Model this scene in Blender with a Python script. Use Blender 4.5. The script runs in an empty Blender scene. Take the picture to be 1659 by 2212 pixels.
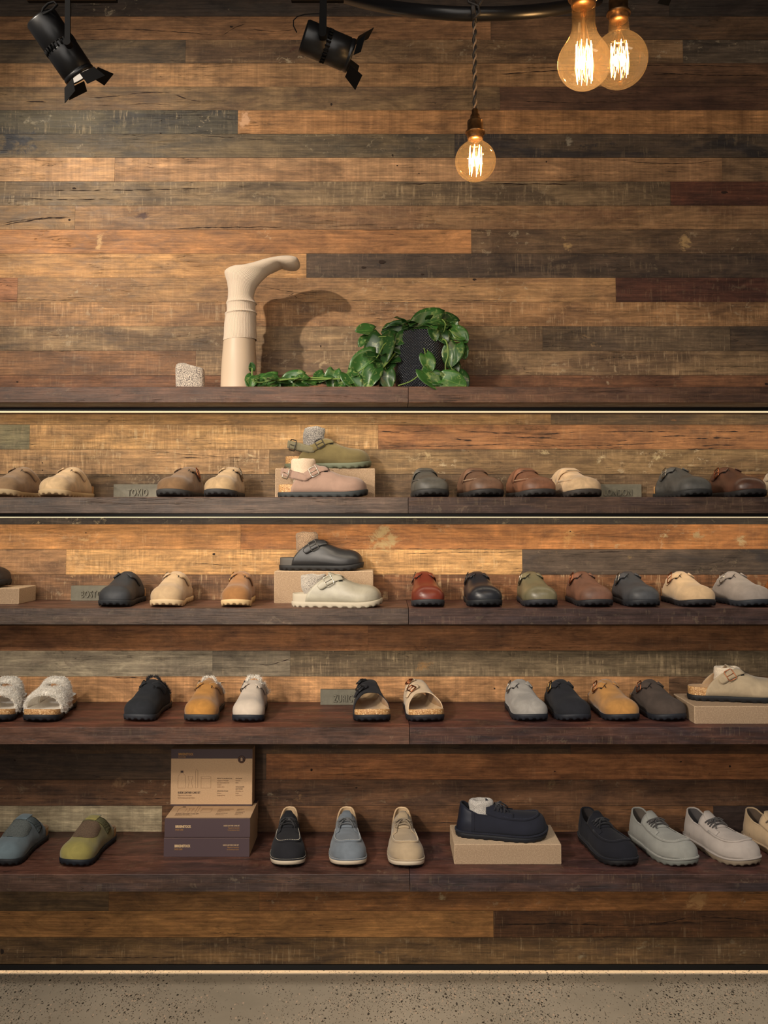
import bpy, bmesh, math, random
import numpy as np
from mathutils import Vector, Matrix, noise as mnoise
PI = math.pi
R = math.radians
SC = bpy.context.scene
COL = SC.collection

# ------------------------------------------------------------------ camera
FPX, W, H = 1900.0, 1659.0, 2212.0
CD, CZ, TH, PPX, PPY = 2.818, 1.397, 0.0627, 829.5, 1005.0
cd = bpy.data.cameras.new('camera'); cam = bpy.data.objects.new('camera', cd); COL.objects.link(cam)
cam.location = (0, -CD, CZ); cam.rotation_euler = (PI/2 + TH, 0, 0)
cd.sensor_fit = 'VERTICAL'; cd.sensor_height = 36; cd.sensor_width = 27
cd.lens = FPX / H * 36; cd.shift_y = -(H/2 - PPY) / H; cd.clip_start = 0.02
SC.camera = cam

# ------------------------------------------------------------------ world, lights, exposure
SC.view_settings.view_transform = 'Standard'; SC.view_settings.look = 'None'
SC.view_settings.gamma = 1; SC.view_settings.use_curve_mapping = False
SC.view_settings.exposure = 0.0
wd = bpy.data.worlds.new('world'); SC.world = wd; wd.use_nodes = True
bg = wd.node_tree.nodes['Background']; bg.inputs[0].default_value = (1, .92, .84, 1); bg.inputs[1].default_value = .09

def light(kind, name, loc, target, energy, color, **kw):
    l = bpy.data.lights.new(name, kind); l.energy = energy; l.color = color
    for k, v in kw.items(): setattr(l, k, v)
    o = bpy.data.objects.new(name, l); COL.objects.link(o); o.location = loc
    d = Vector(target) - Vector(loc); o.rotation_euler = d.to_track_quat('-Z', 'Y').to_euler()
    return o
WARM = (1, .87, .72)
SPOTS = [  # loc, target, watts, cone deg, blend, radius
    ((-1.75, -1.75, 3.15), (-.58, 0, 2.13), 250, 52, 1.0, .03),
    ((-2.1, -2.1, 1.85), (-.65, -.05, 1.14), 80, 46, 1.0, .05),
    ((-1.1, -2.2, 2.05), (.75, -.1, 1.10), 90, 58, 1.0, .05),
    ((-1.3, -2.3, 2.2), (.1, -.15, .62), 100, 66, 1.0, .06),
    ((-.9, -2.4, 1.40), (.2, 0, .93), 44, 60, 1.0, .05),
    ((-.5, -2.1, 3.1), (.6, 0, 2.85), 12, 60, 1.0, .06),
]
for i, (lo, ta, e, an, bl, ra) in enumerate(SPOTS):
    light('SPOT', 'spot', lo, ta, e, WARM, spot_size=R(an), spot_blend=bl, shadow_soft_size=ra)
light('AREA', 'room_fill', (-.8, -4.6, 2.3), (0, 0, 1.2), 42, (1, .92, .84), size=2.6)
for x in (-.9, .9):
    light('SPOT', 'floor_fill', (x, -2.3, 3.2), (x, -.75, 0), 150, (1, .95, .89), spot_size=R(52), spot_blend=1.0, shadow_soft_size=.12)  # two added lights, only there to brighten the floor
light('AREA', 'overhead_fill', (0, -3.3, 3.3), (0, -2.4, 0), 40, (1, .93, .84), shape='RECTANGLE', size=4.5, size_y=1.2)  # added fill from above, brightens the floor and shelf tops

def at(px, py, Y):
    """point on the vertical plane at depth Y that the photo shows at px, py"""
    a = (px-PPX)/FPX; b = (PPY-py)/FPX
    d = Vector((a, math.cos(TH)-b*math.sin(TH), math.sin(TH)+b*math.cos(TH)))
    k = (Y+CD)/d.y
    return Vector((0, -CD, CZ)) + d*k
def xat(px, Y, z):
    dep = (Y+CD)*math.cos(TH) + (z-CZ)*math.sin(TH)
    return (px-PPX)/FPX*dep

# ------------------------------------------------------------------ object helpers
def link(name, me, mats, parent=None, smooth=False):
    o = bpy.data.objects.new(name, me); COL.objects.link(o)
    for m in (mats if isinstance(mats, (list, tuple)) else [mats]): me.materials.append(m)
    if smooth:
        for p in me.polygons: p.use_smooth = True
    if parent: o.parent = parent
    return o
def tag(o, label=None, cat=None, group=None, kind=None):
    if label: o['label'] = label
    if cat: o['category'] = cat
    if group: o['group'] = group
    if kind: o['kind'] = kind
    return o
def empty(name, loc, rz=0):
    o = bpy.data.objects.new(name, None); COL.objects.link(o); o.location = loc; o.rotation_euler = (0, 0, rz)
    o.empty_display_size = .03
    return o
class MB:
    def __init__(s): s.v = []; s.f = []; s.m = []
    def vert(s, p): s.v.append(tuple(p)); return len(s.v)-1
    def face(s, f, m=0): s.f.append(tuple(f)); s.m.append(m)
    def box(s, a, b, m=0, M=None):
        x0, y0, z0 = a; x1, y1, z1 = b; n = len(s.v)
        for p in ((x0,y0,z0),(x1,y0,z0),(x1,y1,z0),(x0,y1,z0),(x0,y0,z1),(x1,y0,z1),(x1,y1,z1),(x0,y1,z1)):
            s.v.append(tuple(M @ Vector(p)) if M else p)
        for f in ((0,3,2,1),(4,5,6,7),(0,1,5,4),(1,2,6,5),(2,3,7,6),(3,0,4,7)): s.face([n+i for i in f], m)
    def grid(s, P, m=0, wrap=False, flip=False):
        n0 = len(s.v); a = len(P); b = len(P[0])
        for r in P:
            for p in r: s.v.append(tuple(p))
        for i in range(a-1):
            for j in range(b if wrap else b-1):
                q = [n0+i*b+j, n0+i*b+(j+1) % b, n0+(i+1)*b+(j+1) % b, n0+(i+1)*b+j]
                s.face(q[::-1] if flip else q, m)
        return n0
    def tube(s, pts, r, seg=8, m=0, cap=True):
        pts = [Vector(p) for p in pts]; n = len(pts)
        rs = r if isinstance(r, (list, tuple)) else [r]*n
        t = (pts[1]-pts[0]).normalized(); u = t.orthogonal().normalized(); P = []
        for i in range(n):
            tt = (pts[min(i+1, n-1)]-pts[max(i-1, 0)])
            if tt.length > 1e-9: t = tt.normalized()
            u = (u - t*u.dot(t)).normalized(); v = t.cross(u)
            P.append([pts[i]+(u*math.cos(2*PI*k/seg)+v*math.sin(2*PI*k/seg))*rs[i] for k in range(seg)])
        n0 = s.grid(P, m, wrap=True)
        if cap:
            s.face([n0+k for k in range(seg)][::-1], m); s.face([n0+(n-1)*seg+k for k in range(seg)], m)
    def lathe(s, prof, c=(0,0,0), seg=28, m=0, M=None):
        P = []
        for r, z in prof:
            row = []
            for k in range(seg):
                p = Vector((r*math.cos(2*PI*k/seg), r*math.sin(2*PI*k/seg), z))
                if M: p = M @ p
                row.append(p+Vector(c))
            P.append(row)
        s.grid(P, m, wrap=True)
    def build(s, name, mats, parent=None, smooth=True, merge=0, bevel=0, recalc=True):
        me = bpy.data.meshes.new(name); me.from_pydata(s.v, [], s.f)
        for i, p in enumerate(me.polygons): p.material_index = s.m[i]
        if merge or recalc:
            bm = bmesh.new(); bm.from_mesh(me)
            if merge: bmesh.ops.remove_doubles(bm, verts=bm.verts, dist=merge)
            if recalc: bmesh.ops.recalc_face_normals(bm, faces=bm.faces)
            bm.to_mesh(me); bm.free()
        o = link(name, me, mats, parent, smooth)
        if bevel:
            b = o.modifiers.new('bevel', 'BEVEL'); b.width = bevel; b.segments = 2; b.limit_method = 'ANGLE'; b.angle_limit = R(40)
        return o
def solidify(o, t, offset=-1, mo=0, rim=0):
    m = o.modifiers.new('thickness', 'SOLIDIFY'); m.thickness = t; m.offset = offset
    m.material_offset = mo; m.material_offset_rim = rim
    return o

# ------------------------------------------------------------------ material helpers
def lin(c):
    return tuple(((x/255)/12.92 if x/255 <= .04045 else (((x/255)+.055)/1.055)**2.4) for x in c)
def rgba(c): return (*lin(c), 1)
class NT:
    def __init__(s, name):
        s.mat = bpy.data.materials.new(name); s.mat.use_nodes = True; s.nt = s.mat.node_tree
        s.b = s.nt.nodes['Principled BSDF']; s.out = s.nt.nodes['Material Output']
    def n(s, t, **kw):
        q = s.nt.nodes.new(t)
        for k, v in kw.items():
            if k.startswith('i_'): q.inputs[k[2:].replace('_', ' ')].default_value = v
            else: setattr(q, k, v)
        return q
    def l(s, a, b): s.nt.links.new(a, b)
    def coord(s, kind='Object', scale=(1,1,1), rot=(0,0,0), src=None):
        m = s.n('ShaderNodeMapping'); m.inputs['Scale'].default_value = scale; m.inputs['Rotation'].default_value = rot
        if src is None:
            src = s.n('ShaderNodeTexCoord').outputs[kind]
        s.l(src, m.inputs[0]); return m.outputs[0]
    def noise(s, vec, scale=5, detail=4, rough=.55, dist=0):
        q = s.n('ShaderNodeTexNoise'); q.inputs['Scale'].default_value = scale; q.inputs['Detail'].default_value = detail
        q.inputs['Roughness'].default_value = rough; q.inputs['Distortion'].default_value = dist
        s.l(vec, q.inputs['Vector']); return q.outputs['Fac']
    def ramp(s, fac, stops):
        q = s.n('ShaderNodeValToRGB'); s.l(fac, q.inputs[0]); e = q.color_ramp.elements
        while len(e) < len(stops): e.new(.5)
        for i, (p, c) in enumerate(stops): e[i].position = p; e[i].color = c if len(c) == 4 else (*c, 1)
        return q.outputs[0]
    def math(s, op, a, b=None, c=None, clamp=False):
        q = s.n('ShaderNodeMath', operation=op); q.use_clamp = clamp
        for i, x in enumerate((a, b, c)):
            if x is None: continue
            if isinstance(x, (int, float)): q.inputs[i].default_value = x
            else: s.l(x, q.inputs[i])
        return q.outputs[0]
    def mix(s, fac, a, b, mode='MIX'):
        q = s.n('ShaderNodeMix', data_type='RGBA', blend_type=mode)
        for i, x in ((0, fac), (6, a), (7, b)):
            if isinstance(x, (int, float)): q.inputs[i].default_value = x
            elif isinstance(x, tuple): q.inputs[i].default_value = x if len(x) == 4 else (*x, 1)
            else: s.l(x, q.inputs[i])
        return q.outputs[2]
    def bump(s, h, strength=.3, dist=.001):
        q = s.n('ShaderNodeBump'); q.inputs['Strength'].default_value = strength; q.inputs['Distance'].default_value = dist
        s.l(h, q.inputs['Height']); s.l(q.outputs[0], s.b.inputs['Normal'])
    def set(s, **kw):
        for k, v in kw.items():
            k = k.replace('_', ' ')
            if isinstance(v, (int, float, tuple)): s.b.inputs[k].default_value = v
            else: s.l(v, s.b.inputs[k])
        return s.mat
def plain(name, c, rough=.5, metal=0, spec=.5, coat=0):
    t = NT(name); return t.set(Base_Color=rgba(c), Roughness=rough, Metallic=metal, Specular_IOR_Level=spec, Coat_Weight=coat)
_mc = {}
def suede(c, var=.22):
    k = ('s', c, var)
    if k not in _mc:
        t = NT('suede'); co = t.coord()
        f = t.noise(co, 28, 5, .6, .6); g = t.noise(co, 900, 2)
        dk = tuple(x*(1-var*.8) for x in c); lt = tuple(min(255, x*(1+var*.4)) for x in c)
        cc = t.ramp(f, [(.3, rgba(dk)), (.72, rgba(lt))])
        cc = t.mix(t.math('MULTIPLY', g, .3), cc, rgba(dk))
        t.bump(g, .35, .0006)
        _mc[k] = t.set(Base_Color=cc, Roughness=.92, Specular_IOR_Level=.2, Sheen_Weight=.05 if sum(c) < 240 else .22, Sheen_Roughness=.5)
    return _mc[k]
def leather(c, rough=.42, var=.15):
    k = ('l', c, rough)
    if k not in _mc:
        t = NT('leather'); co = t.coord()
        f = t.noise(co, 18, 4, .6, .5); g = t.noise(co, 420, 3)
        cc = t.ramp(f, [(.3, rgba(tuple(x*(1-var*1.6) for x in c))), (.7, rgba(tuple(min(255, x*(1+var)) for x in c)))])
        t.bump(g, .22, .0005)
        _mc[k] = t.set(Base_Color=cc, Roughness=rough, Specular_IOR_Level=.45)
    return _mc[k]
def cloth(name, c1, c2, sc=900, thr=(.42, .58), rough=.95, bump=.6, stretch=(1,1,1)):
    t = NT(name); co = t.coord(scale=stretch)
    g = t.noise(co, sc, 2, .6)
    cc = t.ramp(g, [(thr[0], rgba(c1)), (thr[1], rgba(c2))])
    t.bump(g, bump, .0015)
    return t.set(Base_Color=cc, Roughness=rough, Specular_IOR_Level=.15, Sheen_Weight=.2)
def cork():
    if 'cork' not in _mc:
        t = NT('cork'); co = t.coord()
        v = t.n('ShaderNodeTexVoronoi'); v.inputs['Scale'].default_value = 420; t.l(co, v.inputs['Vector'])
        s = t.n('ShaderNodeSeparateColor'); t.l(v.outputs['Color'], s.inputs[0])
        cc = t.ramp(s.outputs[0], [(0, rgba((140, 96, 56))), (.35, rgba((172, 128, 80))), (.8, rgba((192, 150, 98))), (1, rgba((222, 192, 146)))])
        t.bump(v.outputs['Distance'], .3, .0006)
        _mc['cork'] = t.set(Base_Color=cc, Roughness=.6)
    return _mc['cork']
def rubber(c):
    k = ('r', c)
    if k not in _mc:
        c = tuple(x*.72 for x in c) if sum(c) < 240 else c; t = NT('rubber'); g = t.noise(t.coord(), 500, 3); t.bump(g, .15, .0005)
        _mc[k] = t.set(Base_Color=rgba(c), Roughness=.62, Specular_IOR_Level=.35)
    return _mc[k]
def weave(name, c1, c2, s=450, bump=.9, rough=.95, metal=0):
    t = NT(name); co = t.coord()
    w1 = t.n('ShaderNodeTexWave', bands_direction='X'); w1.inputs['Scale'].default_value = s/6.28; t.l(co, w1.inputs['Vector'])
    w2 = t.n('ShaderNodeTexWave', bands_direction='Z'); w2.inputs['Scale'].default_value = s/6.28; t.l(co, w2.inputs['Vector'])
    w3 = t.n('ShaderNodeTexWave', bands_direction='Y'); w3.inputs['Scale'].default_value = s/6.28; t.l(co, w3.inputs['Vector'])
    for w in (w1, w2, w3): w.inputs['Distortion'].default_value = 1.2; w.inputs['Detail Scale'].default_value = 2
    h = t.math('ADD', t.math('ADD', w1.outputs['Fac'], w2.outputs['Fac']), w3.outputs['Fac'])
    n = t.noise(co, 300, 3); h = t.math('ADD', t.math('MULTIPLY', h, .33), t.math('MULTIPLY', t.math('SUBTRACT', n, .5), .9))
    cc = t.ramp(h, [(.25, rgba(c1)), (.75, rgba(c2))])
    t.bump(h, bump, .0012)
    return t.set(Base_Color=cc, Roughness=rough, Specular_IOR_Level=.2, Metallic=metal)
def emit(name, c, s):
    t = NT(name); t.b.inputs['Emission Color'].default_value = (*c, 1); t.b.inputs['Emission Strength'].default_value = s
    return t.set(Base_Color=(*c, 1))

# ------------------------------------------------------------------ reclaimed wood
def wood_mat(name, gain=1.0, rough=.55):
    t = NT(name)
    geo = t.n('ShaderNodeTexCoord').outputs['Object']
    at_ = lambda nm: t.n('ShaderNodeAttribute', attribute_name=nm)
    tint, tint2, par, seed, blob = at_('tint'), at_('tint2'), at_('par'), at_('seed'), at_('blob')
    ps = t.n('ShaderNodeSeparateColor'); t.l(par.outputs['Color'], ps.inputs[0])
    saw, diag, fleck, stain = ps.outputs[0], ps.outputs[1], ps.outputs[2], par.outputs['Alpha']
    cv = t.n('ShaderNodeCombineXYZ'); t.l(t.math('MULTIPLY', seed.outputs['Fac'], 13.7), cv.inputs[0])
    t.l(t.math('MULTIPLY', seed.outputs['Fac'], 5.1), cv.inputs[1]); t.l(t.math('MULTIPLY', seed.outputs['Fac'], 3.3), cv.inputs[2])
    va = t.n('ShaderNodeVectorMath', operation='ADD'); t.l(geo, va.inputs[0]); t.l(cv.outputs[0], va.inputs[1]); P = va.outputs[0]
    m = lambda sc, rot=(0,0,0): t.coord(scale=sc, rot=rot, src=P)
    g1 = t.noise(m((2.2, 20, 60)), 1.6, 8, .68, 1.2)           # long grain
    g2 = t.noise(m((14, 200, 420)), 1, 4, .6, .3)              # fine fibres
    big = t.noise(m((2.4, 6, 9)), 1.3, 6, .62, .9)             # stain clouds
    med = t.noise(m((9, 20, 26)), 1.2, 6, .7, .6)
    vs = t.noise(m((75, 30, 1.0)), 1, 5, .8, .25)                # vertical saw marks
    vs2 = t.noise(m((11, 10, 1.2)), 1, 4, .65, .3)
    ds = t.noise(m((120, 30, 9), (0, R(24), 0)), 1, 3, .7, .6) # slanted saw marks
    dsm = t.noise(m((3.5, 9, 9)), 1.4, 3, .6)
    col = t.mix(t.math('MULTIPLY', t.ramp(big, [(.44, (0,0,0)), (.60, (1,1,1))]), stain), tint.outputs['Color'], tint2.outputs['Color'])
    wv = t.n('ShaderNodeTexWave', bands_direction='Z', wave_profile='SAW'); wv.inputs['Scale'].default_value = 2.6; wv.inputs['Distortion'].default_value = 7.5; wv.inputs['Detail'].default_value = 4; wv.inputs['Detail Scale'].default_value = .9; wv.inputs['Detail Roughness'].default_value = .62
    t.l(m((1.3, 3, 9.5)), wv.inputs['Vector'])
    def mul(col, fac, lo, hi, a, b, amt):
        r = t.ramp(fac, [(a, (lo,)*3), (b, (hi,)*3)])
        return t.mix(amt, col, r, 'MULTIPLY')
    col = mul(col, g1, .62, 1.22, .32, .68, .75)
    col = mul(col, med, .55, 1.30, .30, .66, .85)
    blot = t.noise(m((5, 14, 12)), 1.1, 7, .75, 1.4)
    col = mul(col, blot, .60, 1.22, .36, .58, .7)
    col = mul(col, wv.outputs['Fac'], .80, 1.10, .0, 1.0, .8)
    col = mul(col, g2, .74, 1.16, .35, .65, .8)
    q = t.ramp(vs, [(.30, (.80,)*3), (.50, (1,)*3), (.72, (1.25,)*3)]); col = t.mix(saw, col, q, 'MULTIPLY')
    q = t.ramp(vs2, [(.36, (.82,)*3), (.66, (1.25,)*3)]); col = t.mix(saw, col, q, 'MULTIPLY')
    q = t.ramp(ds, [(.36, (.68,)*3), (.50, (1,)*3), (.66, (1.34,)*3)])
    col = t.mix(t.math('MULTIPLY', diag, t.ramp(dsm, [(.42, (0,)*3), (.6, (1,)*3)])), col, q, 'MULTIPLY')
    sc_ = t.math('MULTIPLY', t.math('MULTIPLY', t.ramp(ds, [(.545, (0,)*3), (.62, (1,)*3)]), t.ramp(t.noise(m((7, 20, 22), (0, R(12), 0)), 1.2, 4, .65, .8), [(.47, (0,)*3), (.60, (1,)*3)])), diag)
    col = t.mix(t.math('MULTIPLY', sc_, .55), col, rgba((226, 196, 154)))
    # dark splits along the grain
    sp = t.noise(m((1.6, 30, 34)), 1.5, 3, .5, 1.6)
    band = t.math('ABSOLUTE', t.math('SUBTRACT', sp, .5)); gate = t.noise(m((3, 9, 7)), 1.7, 2)
    crack = t.math('MULTIPLY', t.ramp(band, [(.0, (1,)*3), (.010, (0,)*3)]), t.ramp(gate, [(.54, (0,)*3), (.62, (1,)*3)]))
    col = t.mix(t.math('MULTIPLY', crack, .8), col, (.018, .012, .010))
    # old paint and plaster left on the boards
    fn = t.noise(m((34, 34, 42)), 1, 7, .72, .4); fg = t.noise(m((3.2, 3.2, 5)), 1.5, 3)
    fl = t.math('MULTIPLY', t.math('MULTIPLY', t.ramp(fn, [(.575, (0,)*3), (.64, (1,)*3)]), t.ramp(fg, [(.50, (0,)*3), (.6, (1,)*3)])), fleck)
    col = t.mix(t.math('MULTIPLY', fl, .8), col, rgba((206, 184, 152)))
    bn = t.noise(m((22, 22, 30)), 1, 6, .72, .5)
    bf = t.math('SUBTRACT', t.math('ADD', blob.outputs['Alpha'], t.math('MULTIPLY', bn, 2.4)), 1.72)
    bf = t.math('MULTIPLY', t.math('MULTIPLY', bf, 3.6, clamp=True), t.math('MULTIPLY', blob.outputs['Alpha'], 6, clamp=True))
    bf = t.math('MULTIPLY', bf, .82)
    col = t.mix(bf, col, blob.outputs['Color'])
    hs = t.n('ShaderNodeHueSaturation'); hs.inputs['Saturation'].default_value = .93; t.l(col, hs.inputs['Color']); col = t.mix(1.0, hs.outputs[0], (.985, 1.0, .93), 'MULTIPLY')
    if gain != 1: col = t.mix(1.0, col, (gain,)*3, 'MULTIPLY')
    h = t.math('ADD', t.math('MULTIPLY', g1, .6), t.math('MULTIPLY', g2, .4))
    h = t.math('SUBTRACT', h, t.math('MULTIPLY', crack, .6))
    h = t.math('ADD', h, t.math('MULTIPLY', t.math('MULTIPLY', vs, saw), .4))
    t.bump(h, .55, .0022)
    rr = t.ramp(med, [(.3, (rough-.1,)*3), (.7, (rough+.18,)*3)])
    return t.set(Base_Color=col, Roughness=rr, Specular_IOR_Level=.32)

def attrs(me, tint, tint2, par, seed, blob):
    for nm, dat in (('tint', tint), ('tint2', tint2), ('par', par), ('blob', blob)):
        a = me.color_attributes.new(nm, 'FLOAT_COLOR', 'POINT'); a.data.foreach_set('color', np.asarray(dat, dtype=np.float32).ravel())
    a = me.attributes.new('seed', 'FLOAT', 'POINT'); a.data.foreach_set('value', np.asarray(seed, dtype=np.float32))

PH = .08; Z0 = 3.065
def zn(n): return Z0 - PH*n
# rows of boards: row number: [(end px, colour, colour of stains, saw, slanted saw, flecks, stains), ...] left to right
G = (108, 98, 82); DG = (72, 62, 56); RB = (96, 52, 36); NV = (44, 48, 62); TN = (196, 148, 98)
ROWS = {
-3: [(3000, (90,72,58), DG, .2, .1, .3, .8)], -2: [(3000, (110,84,62), DG, .2, .1, .3, .6)],
-1: [(155, (78,64,54), DG, .2, 0, .5, .9), (1445, (84,68,58), DG, .2, 0, .6, .9), (3000, (66,54,48), DG, 0, 0, .4, .9)],
0: [(1060, (168,118,76), (130,92,62), .25, 0, 0, .5), (1345, (140,100,68), (104,72,50), .2, 0, 0, .6), (3000, (112,82,58), DG, .1, 0, .2, .6)],
1: [(401, (120,98,74), DG, .35, 0, .1, .7), (1475, (152,116,80), (92,66,50), .2, .2, .7, .7), (3000, (116,98,82), DG, .1, .1, 1, .7)],
2: [(1345, (184,136,88), (160,112,70), .95, 0, .15, .4), (3000, (128,90,62), (84,58,44), .2, 0, 0, .7)],
3: [(1080, (150,118,82), (112,84,62), .5, 0, .05, .7), (3000, (118,82,60), (82,52,40), .35, 0, .1, .7)],
4: [(514, (104,94,76), (66,62,60), .25, .5, .8, .9), (3000, (190,134,80), (168,112,62), .95, 0, .05, .4)],
5: [(982, (124,104,78), (84,76,66), .2, .1, .4, .8), (3000, (104,86,70), (62,56,58), .2, .2, .4, .9)],
6: [(248, (208,158,110), (180,130,88), .95, 0, 0, .3), (1560, (188,142,100), (156,112,76), .9, 0, 0, .5), (3000, (150,116,84), (104,80,62), .6, 0, 0, .7)],
7: [(1448, (146,120,90), (100,82,66), .2, .5, .4, .8), (3000, (112,66,48), (76,46,38), .1, .1, .2, .7)],
8: [(162, (162,124,84), (120,96,70), .2, .3, .1, .6), (3000, (170,128,88), (128,90,64), .3, .2, .35, .7)],
9: [(1018, (196,134,78), (150,98,58), .15, 0, .25, .6), (3000, (136,106,78), (98,74,58), .2, .1, .5, .7)],
10: [(662, (206,152,94), (176,124,76), .2, .2, .1, .5), (3000, (100,80,66), (62,50,46), .1, .2, .2, .9)],
11: [(38, (180,120,80), (150,100,70), .2, 0, .2, .5), (1330, (186,140,92), (142,102,72), .1, .2, .6, .6), (3000, (104,62,48), (72,44,38), .1, .2, .2, .7)],
12: [(3000, (182,134,88), (128,92,66), .15, .6, .6, .6)],
13: [(1172, (164,132,96), (118,92,70), .15, .4, .6, .8), (1577, (122,100,78), (88,72,60), .1, .3, .4, .8), (3000, (110,88,70), DG, 0, 0, .2, .8)],
14: [(423, (156,110,74), (110,78,56), .15, .2, .2, .7), (3000, (158,126,92), (112,86,66), .1, .6, .6, .8)],
15: [(3000, (142,94,62), (96,62,46), .15, .1, .3, .7)],
16: [(1190, (176,132,82), (146,104,64), .1, .3, .2, .5), (3000, (128,100,70), (96,74,56), .1, .2, .2, .8)],
17: [(64, (142,132,104), (104,98,84), .1, .2, .8, .8), (817, (206,158,102), (176,128,80), .1, .9, .1, .5), (3000, (168,112,66), (128,82,50), .1, .1, .05, .6)],
18: [(582, (200,154,106), (150,116,84), .15, .9, .6, .6), (3000, (152,120,82), (120,92,64), .1, .3, .9, .8)],
19: [(1600, (132,104,76), (96,74,56), .1, .3, .5, .8), (3000, (150,102,62), (100,70,50), .1, .3, .2, .8)],
20: [(517, (84,72,68), (54,48,50), .1, .1, .7, .8), (3000, (70,60,54), (52,46,46), .1, .1, .3, .8)],
21: [(520, (204,140,76), (176,116,62), .1, .3, .3, .5), (3000, (188,120,58), (150,92,46), .2, .1, .35, .6)],
22: [(143, (178,130,88), (140,100,72), .1, .3, .4, .6), (1128, (214,160,98), (190,134,78), .1, .7, .2, .4), (3000, (92,76,66), (60,54,56), .1, 0, .2, .9)],
23: [(600, (146,104,72), (112,80,60), .1, .7, .4, .7), (3000, (150,98,60), (112,74,50), .1, .7, .3, .7)],
24: [(3000, (120,80,50), (90,60,44), .1, .1, .1, .6)],
25: [(795, (204,134,78), (146,94,62), .1, .1, .1, .7), (3000, (180,118,70), (134,90,62), .1, .1, .1, .7)],
26: [(459, (192,174,148), (144,128,112), .1, .3, 0, .7), (627, (150,134,114), (118,104,90), .1, .3, 0, .6), (3000, (148,126,98), (112,92,72), .1, .8, 0, .7)],
27: [(1445, (210,152,98), (186,128,80), .95, 0, .1, .35), (3000, (150,110,78), (110,80,60), .2, .1, .3, .7)],
28: [(3000, (110,76,50), DG, 0, 0, 0, .6)],
29: [(1232, (108,78,52), (72,54,44), .1, .1, .2, .8), (3000, (112,72,42), (84,54,38), .1, 0, .1, .7)],
30: [(575, (106,80,60), (74,58,50), .1, 0, .1, .8), (3000, (186,116,62), (144,88,52), .1, .1, .1, .6)],
31: [(3000, (124,84,56), (86,60,46), .1, .1, .5, .8)],
32: [(350, (190,172,142), (150,130,104), .8, 0, 0, .5), (1541, (132,88,54), (96,66,48), .1, .1, .1, .7), (3000, (72,56,52), (52,42,42), 0, 0, .2, .7)],
33: [(3000, (110,76,50), DG, 0, 0, 0, .6)], 34: [(3000, (110,76,50), DG, 0, 0, 0, .6)],
35: [(235, (146,112,74), (108,84,60), .1, 0, .1, .7), (560, (176,122,66), (134,92,54), .1, 0, .1, .6), (3000, (186,122,62), (138,90,52), .1, 0, .5, .6)],
36: [(1066, (204,142,74), (172,114,60), .1, 0, .05, .5), (3000, (134,88,52), (82,54,40), .1, .3, .1, .7)],
37: [(3000, (142,106,66), (98,74,54), .1, .4, .25, .8)],
}
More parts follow.
